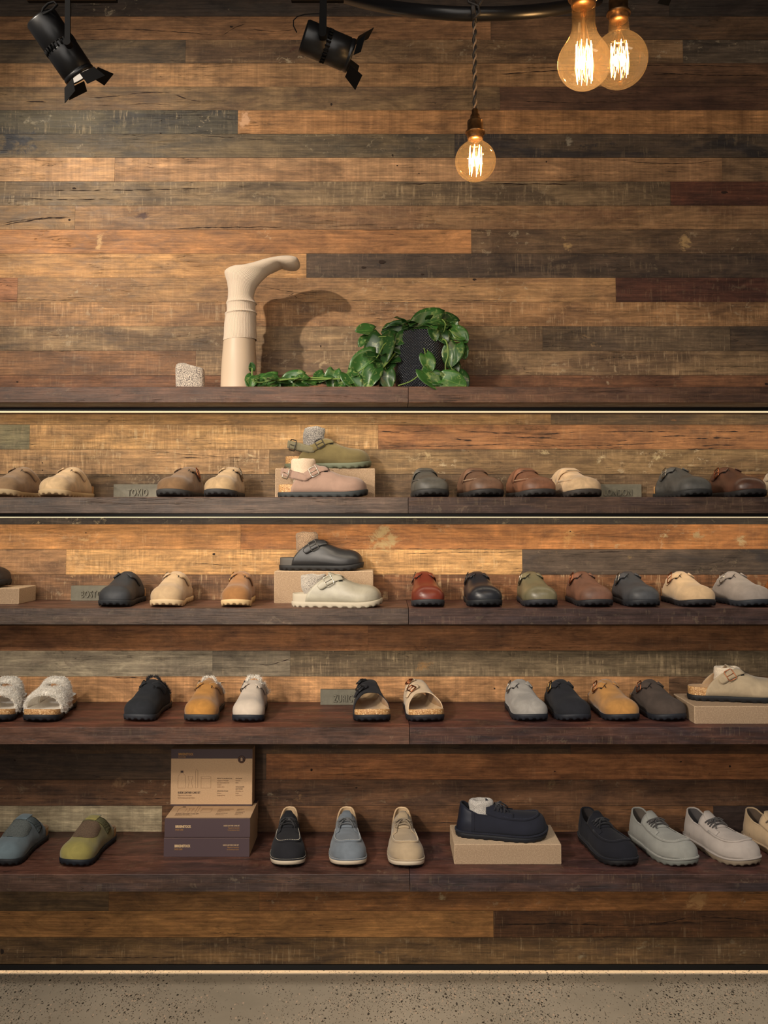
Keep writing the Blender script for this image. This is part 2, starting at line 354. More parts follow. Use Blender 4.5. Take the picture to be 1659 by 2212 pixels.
# local patches: px, py, rx, ry, colour, strength
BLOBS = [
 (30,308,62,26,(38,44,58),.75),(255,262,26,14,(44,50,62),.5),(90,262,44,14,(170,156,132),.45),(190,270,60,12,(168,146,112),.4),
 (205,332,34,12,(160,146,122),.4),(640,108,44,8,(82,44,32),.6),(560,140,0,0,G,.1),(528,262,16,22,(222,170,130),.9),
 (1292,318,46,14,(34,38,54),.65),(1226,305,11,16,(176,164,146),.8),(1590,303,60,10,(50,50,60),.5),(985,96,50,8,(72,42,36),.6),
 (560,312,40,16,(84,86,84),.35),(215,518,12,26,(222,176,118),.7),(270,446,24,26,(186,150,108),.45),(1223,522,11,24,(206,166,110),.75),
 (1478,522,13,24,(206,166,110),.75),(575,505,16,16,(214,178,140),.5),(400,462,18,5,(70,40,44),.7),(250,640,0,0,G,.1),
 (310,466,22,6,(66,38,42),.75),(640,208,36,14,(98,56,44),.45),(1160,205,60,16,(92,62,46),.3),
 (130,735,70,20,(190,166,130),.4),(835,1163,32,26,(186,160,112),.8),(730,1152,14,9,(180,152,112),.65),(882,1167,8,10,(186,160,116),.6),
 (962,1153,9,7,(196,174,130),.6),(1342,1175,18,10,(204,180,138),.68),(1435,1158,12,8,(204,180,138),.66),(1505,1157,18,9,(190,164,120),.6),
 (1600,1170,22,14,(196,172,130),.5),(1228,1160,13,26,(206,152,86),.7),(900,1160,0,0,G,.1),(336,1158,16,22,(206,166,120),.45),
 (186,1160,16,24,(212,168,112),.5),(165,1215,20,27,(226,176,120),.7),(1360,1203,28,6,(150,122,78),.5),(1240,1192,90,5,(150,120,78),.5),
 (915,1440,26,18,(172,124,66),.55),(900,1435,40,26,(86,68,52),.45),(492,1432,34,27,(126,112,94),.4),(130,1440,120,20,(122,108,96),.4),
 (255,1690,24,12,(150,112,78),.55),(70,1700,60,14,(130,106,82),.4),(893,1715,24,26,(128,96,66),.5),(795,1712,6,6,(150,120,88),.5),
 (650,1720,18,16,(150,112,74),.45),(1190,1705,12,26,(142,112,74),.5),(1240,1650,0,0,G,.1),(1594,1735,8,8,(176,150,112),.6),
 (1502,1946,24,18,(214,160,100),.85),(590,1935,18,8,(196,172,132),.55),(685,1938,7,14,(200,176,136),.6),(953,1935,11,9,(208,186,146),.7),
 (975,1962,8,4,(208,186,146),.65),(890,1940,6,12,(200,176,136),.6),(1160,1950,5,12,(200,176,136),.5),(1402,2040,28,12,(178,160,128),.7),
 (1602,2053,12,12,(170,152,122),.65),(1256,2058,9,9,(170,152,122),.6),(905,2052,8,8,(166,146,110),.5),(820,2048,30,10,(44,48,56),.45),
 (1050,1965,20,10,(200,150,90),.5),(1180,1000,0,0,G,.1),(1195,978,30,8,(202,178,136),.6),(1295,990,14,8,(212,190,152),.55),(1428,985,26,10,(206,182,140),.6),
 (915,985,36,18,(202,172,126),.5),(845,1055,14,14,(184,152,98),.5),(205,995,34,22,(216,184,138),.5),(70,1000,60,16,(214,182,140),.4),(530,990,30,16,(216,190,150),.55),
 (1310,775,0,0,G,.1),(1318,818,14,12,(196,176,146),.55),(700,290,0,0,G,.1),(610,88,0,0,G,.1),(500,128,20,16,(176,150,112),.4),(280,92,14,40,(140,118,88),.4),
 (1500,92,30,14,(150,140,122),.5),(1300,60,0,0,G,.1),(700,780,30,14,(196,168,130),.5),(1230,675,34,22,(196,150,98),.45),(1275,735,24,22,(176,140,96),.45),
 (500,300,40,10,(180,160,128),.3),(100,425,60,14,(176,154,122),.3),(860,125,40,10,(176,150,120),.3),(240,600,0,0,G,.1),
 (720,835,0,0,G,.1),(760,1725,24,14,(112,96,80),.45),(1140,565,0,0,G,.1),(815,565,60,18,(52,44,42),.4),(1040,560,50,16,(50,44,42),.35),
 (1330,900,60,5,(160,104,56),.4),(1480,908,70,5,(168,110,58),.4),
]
# splits drawn along boards: (x0,y0,x1,y1,sag,width mm)
CRACKS = [
 (150,64,480,78,-6,1.3),(480,78,530,52,-4,1.3),(530,60,640,64,6,1.0),(185,210,270,205,3,2.0),(275,204,380,202,-3,2.0),(375,203,435,220,3,2.0),(280,226,370,228,-3,1.4),(55,220,100,221,0,2.6),
 (60,411,470,406,2,1.4),(0,428,260,430,2,1.2),(0,488,162,470,-5,2.6),(0,484,150,468,-4,1.4),(350,495,640,491,-2,1.6),(420,291,600,303,2,1.2),
 (1060,163,1400,157,-8,2.0),(1100,150,1659,146,-7,1.6),(1400,157,1659,163,3,1.6),(1120,218,1310,222,2,1.6),(1400,160,1500,160,0,1.4),(1075,300,1150,301,2,1.2),
 (870,398,960,396,0,2.0),(1045,397,1240,398,0,1.8),(1330,345,1560,346,9,1.2),(560,618,700,640,2,0.9),
 (820,931,870,934,1,2.0),(890,932,935,930,0,2.0),(995,930,1120,937,1,2.4),(980,948,1020,952,0,3.0),(818,963,1120,958,3,1.8),(1112,944,1205,947,0,3.2),(1150,937,1268,933,1,2.2),(1280,934,1480,934,-2,1.9),
 (1425,943,1490,941,0,2.4),(1470,948,1612,947,-1,3.0),(1320,953,1355,952,0,1.8),(1515,963,1590,962,-1,3.4),(1485,970,1545,969,0,2.0),(1102,963,1450,956,3,1.6),(1545,933,1600,933,0,2.0),(1610,934,1659,933,0,1.4),
 (300,972,600,990,4,1.0),(390,987,440,990,0,1.6),(1260,1193,1350,1191,0,1.6),(850,1197,1120,1192,-1,1.2),(820,1185,1100,1187,0,1.2),(400,1214,545,1222,2,1.2),
 (560,1436,627,1422,4,2.6),(240,1463,330,1465,0,1.6),(380,1480,500,1472,2,1.0),(1500,1463,1600,1464,0,1.2),(150,1723,380,1724,2,1.8),(0,1725,60,1724,0,1.6),(350,1760,366,1790,0,1.6),(900,1776,1060,1776,1,1.4),
 (1070,1998,1330,1999,-3,2.6),(1330,1999,1500,1980,4,1.8),(1500,1980,1659,1990,-2,1.6),(1330,2004,1600,1990,-4,1.4),(0,2067,420,2068,0,1.6),(520,2044,560,2052,0,1.0),
 (700,648,1100,649,0,1.4),(0,646,200,648,1,1.4),(60,758,180,758,0,1.0),(1500,300,1560,300,0,1.4),(0,24,120,25,0,1.2),(1280,8,1400,10,0,1.0),(560,843,0,843,0,.1),
]
KNOTS = [(160,407,7,4),(500,58,6,4),(716,226,5,5),(347,288,4,2),(848,336,4,5),(1025,604,9,4),(825,566,15,7),(785,578,9,4),(912,593,6,3),(38,825,5,3),(462,1197,6,4),(186,1151,3,2),(1232,1148,4,2),(92,1000,3,2),
 (92,1016,3,2),(1565,416,16,5),(866,745,4,4),(693,748,3,4),(1068,1487,4,3),(150,475,5,4),(1576,1655,4,5),(673,1663,4,5),(770,1701,4,3),(32,1642,4,4),(1470,1645,5,3),(1198,1666,4,2),(5,2055,7,9),(905,375,3,2),(858,358,3,2),(1180,350,3,3),(1655,830,8,5),(566,1040,3,2)]

WX0, WX1 = -1.75, 1.75
def build_wall():
    rnd = random.Random(5)
    V = []; F = []; T = []; T2 = []; PA = []; SE = []; MI = []
    bl = []
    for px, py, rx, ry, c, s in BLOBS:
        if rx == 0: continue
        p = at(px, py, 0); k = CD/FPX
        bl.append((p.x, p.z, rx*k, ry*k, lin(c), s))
    for n, segs in ROWS.items():
        x = WX0; ztop, zbot = zn(n), zn(n+1)
        for (ex, c, c2, saw, dg, fl, st) in segs:
            zc = (ztop+zbot)/2
            x1 = WX1 if ex >= 1700 else xat(ex, 0, zc)
            # boards longer than 1.4 m break once beyond the visible joint
            nx = max(2, int((x1-x)/.016)); nz = 6; b0 = len(V); se = rnd.random()*40
            g = .0004; pr = rnd.uniform(0, .0012)
            cl, cl2 = lin(c), lin(c2)
            for j in range(nz+1):
                for i in range(nx+1):
                    xx = x+g*.6+(x1-x-1.2*g)*i/nx; zz = zbot+g+(ztop-zbot-2*g)*j/nz
                    V.append((xx, -pr, zz)); T.append((*cl, 1)); T2.append((*cl2, 1)); PA.append((saw, dg, fl, st)); SE.append(se)
            for j in range(nz):
                for i in range(nx):
                    a = b0+j*(nx+1)+i; F.append((a, a+1, a+nx+2, a+nx+1)); MI.append(0)
            # edges going back into the joint
            per = [b0+i for i in range(nx+1)] + [b0+j*(nx+1)+nx for j in range(1, nz+1)] + [b0+nz*(nx+1)+i for i in range(nx-1, -1, -1)] + [b0+j*(nx+1) for j in range(nz-1, 0, -1)]
            e0 = len(V)
            for q in per:
                V.append((V[q][0], .012, V[q][2])); T.append(T[q]); T2.append(T2[q]); PA.append(PA[q]); SE.append(se)
            m = len(per)
            for k in range(m):
                F.append((per[k], e0+k, e0+(k+1) % m, per[(k+1) % m])); MI.append(1)
            x = x1
    N = len(V); B = np.zeros((N, 4), np.float32); VA = np.array(V)
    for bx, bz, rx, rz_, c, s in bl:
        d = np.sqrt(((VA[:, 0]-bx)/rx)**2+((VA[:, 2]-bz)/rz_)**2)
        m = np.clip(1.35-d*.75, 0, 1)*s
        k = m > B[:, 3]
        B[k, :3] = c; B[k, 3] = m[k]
    # splits and knots: slivers let into the board surface
    def extra(pts, mi):
        b = len(V)
        for p in pts: V.append(p)
        F.append(tuple(range(b, b+len(pts)))); MI.append(mi)
    for (x0, y0, x1, y1, sag, w) in CRACKS:
        a = at(x0, y0, 0); b = at(x1, y1, 0)
        if abs(b.x-a.x) < .01 and abs(a.z-b.z) < .01: continue
        n = max(8, int(abs(b.x-a.x)/.006)); ph = rnd.random()*50; up = []; dn = []
        for i in range(n+1):
            u = i/n; xx = a.x+(b.x-a.x)*u
            zz = a.z+(b.z-a.z)*u - sag*.00148*math.sin(PI*u) + .0022*(mnoise.noise(Vector((xx*26, ph, 0))))+.0008*mnoise.noise(Vector((xx*130, ph, 3)))
            ww = w*.00068*min(1, 6*u, 6*(1-u))*max(.12, .7+1.3*mnoise.noise(Vector((xx*60, ph, 9))))
            up.append((xx, -.0016, zz+ww)); dn.append((xx, -.0016, zz-ww))
        for i in range(n): extra([dn[i], dn[i+1], up[i+1], up[i]], 1)
    for (px, py, rx, ry) in KNOTS:
        p = at(px, py, 0); k = CD/FPX*.55; ph = rnd.random()*9; pts = []
        for i in range(14):
            an = 2*PI*i/14; rr = 1+.45*mnoise.noise(Vector((math.cos(an)*1.6, math.sin(an)*1.6, ph)))
            pts.append((p.x+rx*k*rr*math.cos(an), -.0017, p.z+ry*k*rr*math.sin(an)))
        extra(pts, 1)
    # backing
    b = len(V)
    zt, zb = zn(-3), zn(38)
    for p in ((WX0, .012, zb), (WX1, .012, zb), (WX1, .012, zt), (WX0, .012, zt), (WX0, .1, zb), (WX1, .1, zb), (WX1, .1, zt), (WX0, .1, zt)): V.append(p)
    for f in ((0,1,2,3),(5,4,7,6),(4,5,1,0),(3,2,6,7),(4,0,3,7),(1,5,6,2)): F.append(tuple(b+i for i in f)); MI.append(1)
    me = bpy.data.meshes.new('wall_back'); me.from_pydata(V, [], F)
    me.polygons.foreach_set('material_index', MI)
    pad = len(V)-N; z4 = [(0, 0, 0, 0)]*pad
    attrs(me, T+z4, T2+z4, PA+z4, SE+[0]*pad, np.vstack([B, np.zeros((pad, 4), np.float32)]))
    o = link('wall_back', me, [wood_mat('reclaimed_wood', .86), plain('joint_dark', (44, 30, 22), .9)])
    tag(o, kind='structure')
build_wall()

# ------------------------------------------------------------------ floor, ceiling, kick recess
def concrete():
    t = NT('polished_concrete'); co = t.coord()
    base = t.ramp(t.noise(co, 3, 6, .6, .4), [(.3, rgba((158, 146, 126))), (.7, rgba((184, 170, 148)))])
    gate = t.noise(co, 3.2, 3, .6)
    out = base
    for sc, col, lo in ((120, (34, 32, 28), .50), (230, (44, 38, 32), .46), (140, (206, 178, 150), .5), (200, (112, 102, 86), .42)):
        v = t.n('ShaderNodeTexVoronoi'); v.inputs['Scale'].default_value = sc; v.inputs['Randomness'].default_value = 1
        wn = t.n('ShaderNodeTexNoise'); wn.inputs['Scale'].default_value = sc*1.6; t.l(t.coord(), wn.inputs['Vector'])
        mp0 = t.coord(scale=(1, .55, 1), rot=(0, 0, sc)); va = t.n('ShaderNodeVectorMath', operation='MULTIPLY_ADD'); t.l(wn.outputs['Color'], va.inputs[0]); va.inputs[1].default_value = (.9/sc,)*3; t.l(mp0, va.inputs[2]); mp = va.outputs[0]; t.l(mp, v.inputs['Vector'])
        s = t.n('ShaderNodeSeparateColor'); t.l(v.outputs['Color'], s.inputs[0])
        size = t.math('LESS_THAN', v.outputs['Distance'], t.math('MULTIPLY', s.outputs[0], .44))
        pick = t.math('LESS_THAN', s.outputs[1], t.ramp(gate, [(lo-.06, (.04,)*3), (lo+.12, (.62,)*3)]))
        out = t.mix(t.math('MULTIPLY', t.math('MULTIPLY', size, pick), .9), out, rgba(col))
    return t.set(Base_Color=out, Roughness=.32, Specular_IOR_Level=.4)
b = MB(); b.box((-3.5, -6, -.1), (3.5, .3, 0)); tag(b.build('floor', concrete(), smooth=False), kind='structure')
b = MB(); b.box((-3.5, -6, 3.36), (3.5, .3, 3.46)); tag(b.build('ceiling', plain('ceiling_dark', (60, 52, 46), .9), smooth=False), kind='structure')
BLACK = plain('black_metal', (20, 19, 19), .42, .2)
# dark skirting channel under the boards, open at the bottom for the light strip behind it
b = MB(); b.box((WX0, -.006, .009), (WX1, .0, .0246)); b.box((WX0, .0, .0205), (WX1, .09, .0246)); b.box((WX0, .08, 0), (WX1, .09, .0205))
tag(b.build('baseboard_back', plain('black_channel', (14, 13, 14), .5), smooth=False), kind='structure')
b = MB(); b.box((WX0, .004, .0165), (WX1, .012, .0203)); o = b.build('light_strip', emit('strip_floor', (1, .78, .56), 9), smooth=False)
tag(o, 'warm glowing light strip under the wall, just above the concrete floor', 'light strip')

# ------------------------------------------------------------------ shelves
SH = {1: (zn(16), .285), 2: (zn(20), .259), 3: (zn(24), .263), 4: (zn(28), .337), 5: (zn(33), .331)}
TK = .047; SEAM = .0705
shelf_mat = wood_mat('shelf_wood', .80, .42)
def board(name, x0, x1, d, z, c, c2, par, seed, parent):
    V = []; F = []; nx = max(2, int((x1-x0)/.03))
    prof = [(-.0005, z-TK), (-d, z-TK), (-d-.0, z-.002), (-d+.002, z), (-.0005, z)]
    # front face split in two courses, top split in boards
    P = []
    ys = [(-.001, z-TK), (-d+.001, z-TK), (-d, z-TK+.001), (-d, z-TK*.5), (-d, z-TK*.5), (-d, z-.0015), (-d+.0015, z), (-d*.70, z), (-d*.70, z), (-d*.36, z), (-d*.36, z), (-.001, z)]
    sd = [0, 0, 0, 0, 4.1, 4.1, 4.1, 4.1, 7.7, 7.7, 11.3, 11.3]
    for i in range(nx+1):
        x = x0+(x1-x0)*i/nx
        for k, (y, zz) in enumerate(ys):
            w = .0006*mnoise.noise(Vector((x*30, k*3.1, seed))) if k in (2, 5, 6) else 0
            V.append((x, y+w, zz+w))
    m = len(ys)
    for i in range(nx):
        for k in range(m):
            F.append((i*m+k, (i+1)*m+k, (i+1)*m+(k+1) % m, i*m+(k+1) % m))
    F.append(tuple(range(m))[::-1]); F.append(tuple(nx*m+k for k in range(m)))
    me = bpy.data.meshes.new(name); me.from_pydata(V, [], F)
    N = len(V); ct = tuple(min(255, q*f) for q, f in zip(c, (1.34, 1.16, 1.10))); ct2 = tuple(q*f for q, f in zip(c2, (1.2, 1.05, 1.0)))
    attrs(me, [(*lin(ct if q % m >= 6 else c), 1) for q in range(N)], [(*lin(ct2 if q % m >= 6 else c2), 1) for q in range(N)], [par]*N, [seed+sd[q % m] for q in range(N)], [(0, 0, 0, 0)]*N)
    bm = bmesh.new(); bm.from_mesh(me); bmesh.ops.recalc_face_normals(bm, faces=bm.faces); bm.to_mesh(me); bm.free()
    return link(name, me, shelf_mat, parent)
LIPM = plain('profile_black', (18, 15, 14), .5)
names = {1: 'topmost dark plank shelf, with the sock leg and pothos on it', 2: 'second dark plank shelf from the top, under the glowing strip',
         3: 'middle dark plank shelf with closed clogs and the BOSTON block', 4: 'fourth dark plank shelf from the top, with fluffy sandals at its left',
         5: 'lowest dark plank shelf with lace-up shoes and care boxes'}
for k, (z, d) in SH.items():
    sh = tag(empty('wall_shelf', (0, 0, 0)), names[k], 'shelf', 'plank wall shelves')
    cs = {1: ((112,78,62), (92,66,56)), 2: ((104,84,74), (80,66,62)), 3: ((96,76,66), (76,62,60)), 4: ((102,68,54), (72,54,50)), 5: ((90,64,54), (66,52,52))}[k]
    cr = {1: ((116,80,60), (88,62,52)), 2: ((88,66,56), (64,50,52)), 3: ((80,58,54), (60,48,52)), 4: ((88,58,50), (60,48,54)), 5: ((82,58,54), (60,50,56))}[k]
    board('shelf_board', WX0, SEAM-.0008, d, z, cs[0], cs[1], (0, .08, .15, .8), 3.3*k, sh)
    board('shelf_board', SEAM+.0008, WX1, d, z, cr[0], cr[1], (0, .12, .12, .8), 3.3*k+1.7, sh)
    if k in (1, 2):
        # metal light channel slung under the shelf
        yl = {1: -.16, 2: -.20, 3: -.20}[k]
        b = MB(); b.box((WX0, yl-.012, z-TK-.010), (WX1, yl+.004, z-TK-.0002)); b.build('light_channel', LIPM, sh, smooth=False)
        b = MB(); b.box((WX0, yl-.011, z-TK-.0145 if k == 1 else z-TK-.0125), (WX1, yl-.004, z-TK-.0102)); b.build('light_diffuser', emit('strip_cream', (1, .80, .48), {1: .78, 2: .9, 3: .9}[k]), sh, smooth=False)
        e = {1: 2.6, 2: 3.4}[k]
        light('AREA', 'strip_light', (0, yl+.012, z-TK-.008), (0, .02, z-TK-.19), e, (1, .84, .62), shape='RECTANGLE', size=3.4, size_y=.01)

# ------------------------------------------------------------------ footwear
LS = .25
def tab(ks, vs):
    def f(t, s=.035):
        return float(sum(np.interp(min(1, max(0, t+d)), ks, vs) for d in (-s, -s/2, 0, s/2, s))/5)
    return f
def cosx(t): return 2*math.sqrt(max(0, t*(1-t)))
G_CLOG = tab([0, .1, .25, .4, .55, .68, .78, .88, .95, 1], [.066, .050, .039, .036, .041, .051, .061, .076, .090, .100])
G_MOC = tab([0, .1, .25, .4, .55, .68, .78, .88, .95, 1], [.066, .050, .041, .040, .048, .057, .066, .076, .086, .094])
def outl(g, t): return g(t)*cosx(t)
class Form:
    """a shoe body: half width, centre line and arch of every cross-section; toe towards -y"""
    def __init__(s, kind, side=1, L=LS, hs=1.0, ws=1.0, zs=.016):
        s.kind, s.side, s.L, s.hs, s.ws, s.zs = kind, side, L, hs, ws, zs
        s.g = G_MOC if kind == 'moc' else G_CLOG
        s.Ht = {'clog': tab([0, .3, .42, .5, .6, .7, .8, .88, .94, 1], [.078, .079, .078, .075, .064, .053, .047, .045, .043, .040]),
                'moc': tab([0, .1, .2, .3, .42, .5, .6, .7, .8, .9, 1], [.098, .098, .094, .082, .066, .059, .054, .051, .049, .046, .042])}[kind]
    def w(s, t): return outl(s.g, t)*s.ws
    def cx(t_, t): return t_.side*.007*(max(0, t-.5)/.5)**1.5 - t_.side*.002*math.sin(PI*t)
    def hh(s, t):
        h = s.Ht(t)*s.hs
        e = .80 if s.kind == 'clog' else .86
        if t > e: h *= math.sqrt(max(0, 1-((t-e)/(1-e))**2.4))*.999 + .001
        return h
    def zb(s, t): return s.zs + .009*max(0, (t-.72)/.28)**2
    def P(s, phi, t, off=0):
        t = min(1, max(0, t)); n = (3.2-.6*max(0, min(1, (t-.45)/.3))) if s.kind == 'clog' else 2.3
        c, q = math.cos(phi), math.sin(phi)
        x = math.copysign(abs(c)**(2/n), c)*s.w(t); z = abs(q)**(2/n)*s.hh(t)
        # foot bulges a little above the sole
        x *= 1+.05*math.sin(min(PI, z/.04*PI)) if z < .04 else 1
        p = Vector((s.cx(t)+x, s.L*(.5-t), s.zb(t)+z))
        if off: p = p + s.N(phi, t)*off
        return p
    def N(s, phi, t):
        t = min(.985, max(.015, t)); ph = min(PI-.03, max(.03, phi))
        a = s.P(ph+.02, t)-s.P(ph-.02, t); b = s.P(ph, t+.012)-s.P(ph, t-.012)
        n = a.cross(b).normalized()
        c = s.P(ph, t)-Vector((s.cx(t), s.L*(.5-t), s.zs))
        return n if n.dot(c) > 0 else -n
def sole_ring(fm, sc, z, n=56, out=.0, notch=0):
    pts = []
    for k in range(2*n):
        a = PI*k/n                                   # 0..2pi around, t from angle
        t = (1-math.cos(a))/2; sg = 1 if k < n else -1
        w = fm.w(t)*sc+out*math.sin(a if k < n else 2*PI-a)
        y = fm.L*(.5-t) - out*math.cos(a)*-1
        zz = z + .009*max(0, (t-.72)/.28)**2
        if notch and (k//2) % 2 == 0: zz += notch
        pts.append(Vector((fm.cx(t)+sg*w, y, zz)))
    return pts
def sole(fm, parent, mat, th=.016, out=.003, notch=.005, name='sole', taper=.002):
    b = MB()
    rings = [sole_ring(fm, 1, .0, out=out-taper-.004), sole_ring(fm, 1, .0, out=out-taper, notch=notch), sole_ring(fm, 1, .0045, out=out-taper*.5),
             sole_ring(fm, 1, th*.6, out=out), sole_ring(fm, 1, th-.001, out=out), sole_ring(fm, 1, th, out=out-.0015), sole_ring(fm, .80, th, out=-.003)]
    n0 = b.grid(rings, wrap=True); m = len(rings[0])
    b.face([n0+k for k in range(m)]); b.face([n0+(len(rings)-1)*m+k for k in range(m)])
    return b.build(name, mat, parent, merge=.00001)
def footbed(fm, parent, heel=.024, front=.010, mats=None, z0=.0155, open_toe=False):
    b = MB(); n = 44
    def ring(sc, f, out=0):
        pts = []
        for k in range(2*n):
            a = PI*k/n; t = (1-math.cos(a))/2; sg = 1 if k < n else -1
            hgt = heel+(front-heel)*min(1, max(0, (t-.28)/.25))
            z = z0 + hgt*f + .009*max(0, (t-.72)/.28)**2
            q = 1 if open_toe else 1-.14*min(1, max(0, (t-.2)/.12))
            ty = t if open_toe else t-.05*max(0, (t-.8)/.2)
            pts.append(Vector((fm.cx(t)+sg*fm.w(t)*sc*q, fm.L*(.5-ty)*(.6+.4*sc) if sc < 1 else fm.L*(.5-ty), z)))
        return pts
    r = [ring(1, 0), ring(1.01, .5), ring(1.0, .93), ring(.975, 1.0), ring(.93, .95), ring(.82, .62), ring(.6, .42), ring(.3, .40)]
    n0 = b.grid(r[:4], 0, wrap=True); n1 = b.grid(r[3:], 1, wrap=True); m = len(r[0])
    b.face([n1+4*m+k for k in range(m)], 1)
    return b.build('footbed', mats or [cork(), suede((170, 140, 108))], parent, merge=.00001)
def band(pts, nrm, hw, off=.0015, m=0, b=None, sub=4, arch=0):
    """strip following pts, half width hw (number or list)"""
    b = b or MB(); n = len(pts); P = []
    for i in range(n):
        t = (pts[min(i+1, n-1)]-pts[max(0, i-1)]).normalized(); bn = nrm[i].cross(t).normalized()
        h = hw[i] if isinstance(hw, (list, tuple)) else hw
        row = []
        for j in range(sub+1):
            u = -1+2*j/sub
            row.append(pts[i]+bn*h*u+nrm[i]*(off+arch*(1-u*u)))
        P.append(row)
    b.grid(P, m); return b
def path(fm, ks, n=18):
    """ks: (phi deg, t) control points, smoothly interpolated on the body"""
    ks = [Vector((R(a), t, 0)) for a, t in ks]; out = []; nn = []
    m = len(ks)-1
    for i in range(n+1):
        u = i/n*m; k = min(int(u), m-1); f = u-k
        p0, p1, p2, p3 = ks[max(0, k-1)], ks[k], ks[k+1], ks[min(m, k+2)]
        q = .5*((2*p1)+(-p0+p2)*f+(2*p0-5*p1+4*p2-p3)*f*f+(-p0+3*p1-3*p2+p3)*f**3)
        out.append(fm.P(q.x, q.y)); nn.append(fm.N(q.x, q.y))
    return out, nn
def buckle(c, n, t, parent, mat, w=.0150, l=.0118, off=.0058, r=.0015, name='buckle'):
    """rectangular frame; t runs along the strap"""
    n = n.normalized(); t = (t-n*t.dot(n)).normalized(); s = n.cross(t); c = c+n*off
    b = MB(); co = []
    for a, d in ((1, 1), (1, -1), (-1, -1), (-1, 1)):
        for k in range(3):
            an = {(1,1): 0, (1,-1): -90, (-1,-1): 180, (-1,1): 90}[(a, d)]
            aa = R(an+90-k*45) if False else 0
        co.append(c+s*w*a+t*l*d)
    loop = []
    for i in range(4):
        p, q = co[i], co[(i+1) % 4]; e = (q-p).normalized()*.0025
        loop += [p+e, (p+q)/2, q-e]
    loop.append(loop[0]); loop.append(loop[1])
    b.tube(loop, r, 6, cap=False)
    b.tube([c-t*l, c+t*l*.2+n*.001, c+t*l], r*.75, 6)
    return b.build(name, mat, parent)
def fur(pts_n, count, length, seed=1, m=0, b=None, wid=.0006):
    """short tapered locks standing on given (point, normal) samples"""
    b = b or MB(); rnd = random.Random(seed); n = len(pts_n)
    for _ in range(count):
        p, nn = pts_n[rnd.randrange(n)]
        p = p+Vector((rnd.gauss(0, .0016), rnd.gauss(0, .0016), rnd.gauss(0, .0016)))
        d = (nn+Vector((rnd.gauss(0, .5), rnd.gauss(0, .5), rnd.gauss(0, .5)))).normalized()
        L = length*rnd.uniform(.5, 1.25); s = d.orthogonal().normalized()
        s = (Matrix.Rotation(rnd.uniform(0, PI), 3, d) @ s)*wid
        k = p+d*L*.6+Vector((rnd.gauss(0, 1), rnd.gauss(0, 1), rnd.gauss(0, 1)-.3))*L*.16
        e = p+d*L+Vector((rnd.gauss(0, 1), rnd.gauss(0, 1), rnd.gauss(0, 1)-.5))*L*.3
        a = b.vert(p-s); c = b.vert(p+s); g = b.vert(k+s*.8); h = b.vert(k-s*.8); q = b.vert(e)
        b.face((a, c, g, h), m); b.face((h, g, q), m)
    return b
METAL = {'silver': plain('buckle_steel', (176, 170, 158), .3, 1), 'brass': plain('buckle_brass', (196, 160, 96), .28, 1),
         'dark': plain('buckle_gunmetal', (70, 68, 66), .35, .9), 'black': plain('buckle_black', (26, 26, 28), .4), 'copper': plain('buckle_copper', (176, 112, 78), .3, 1)}
SHEAR = cloth('shearling', (232, 224, 210), (250, 246, 238), 260, (.3, .7), bump=.3)

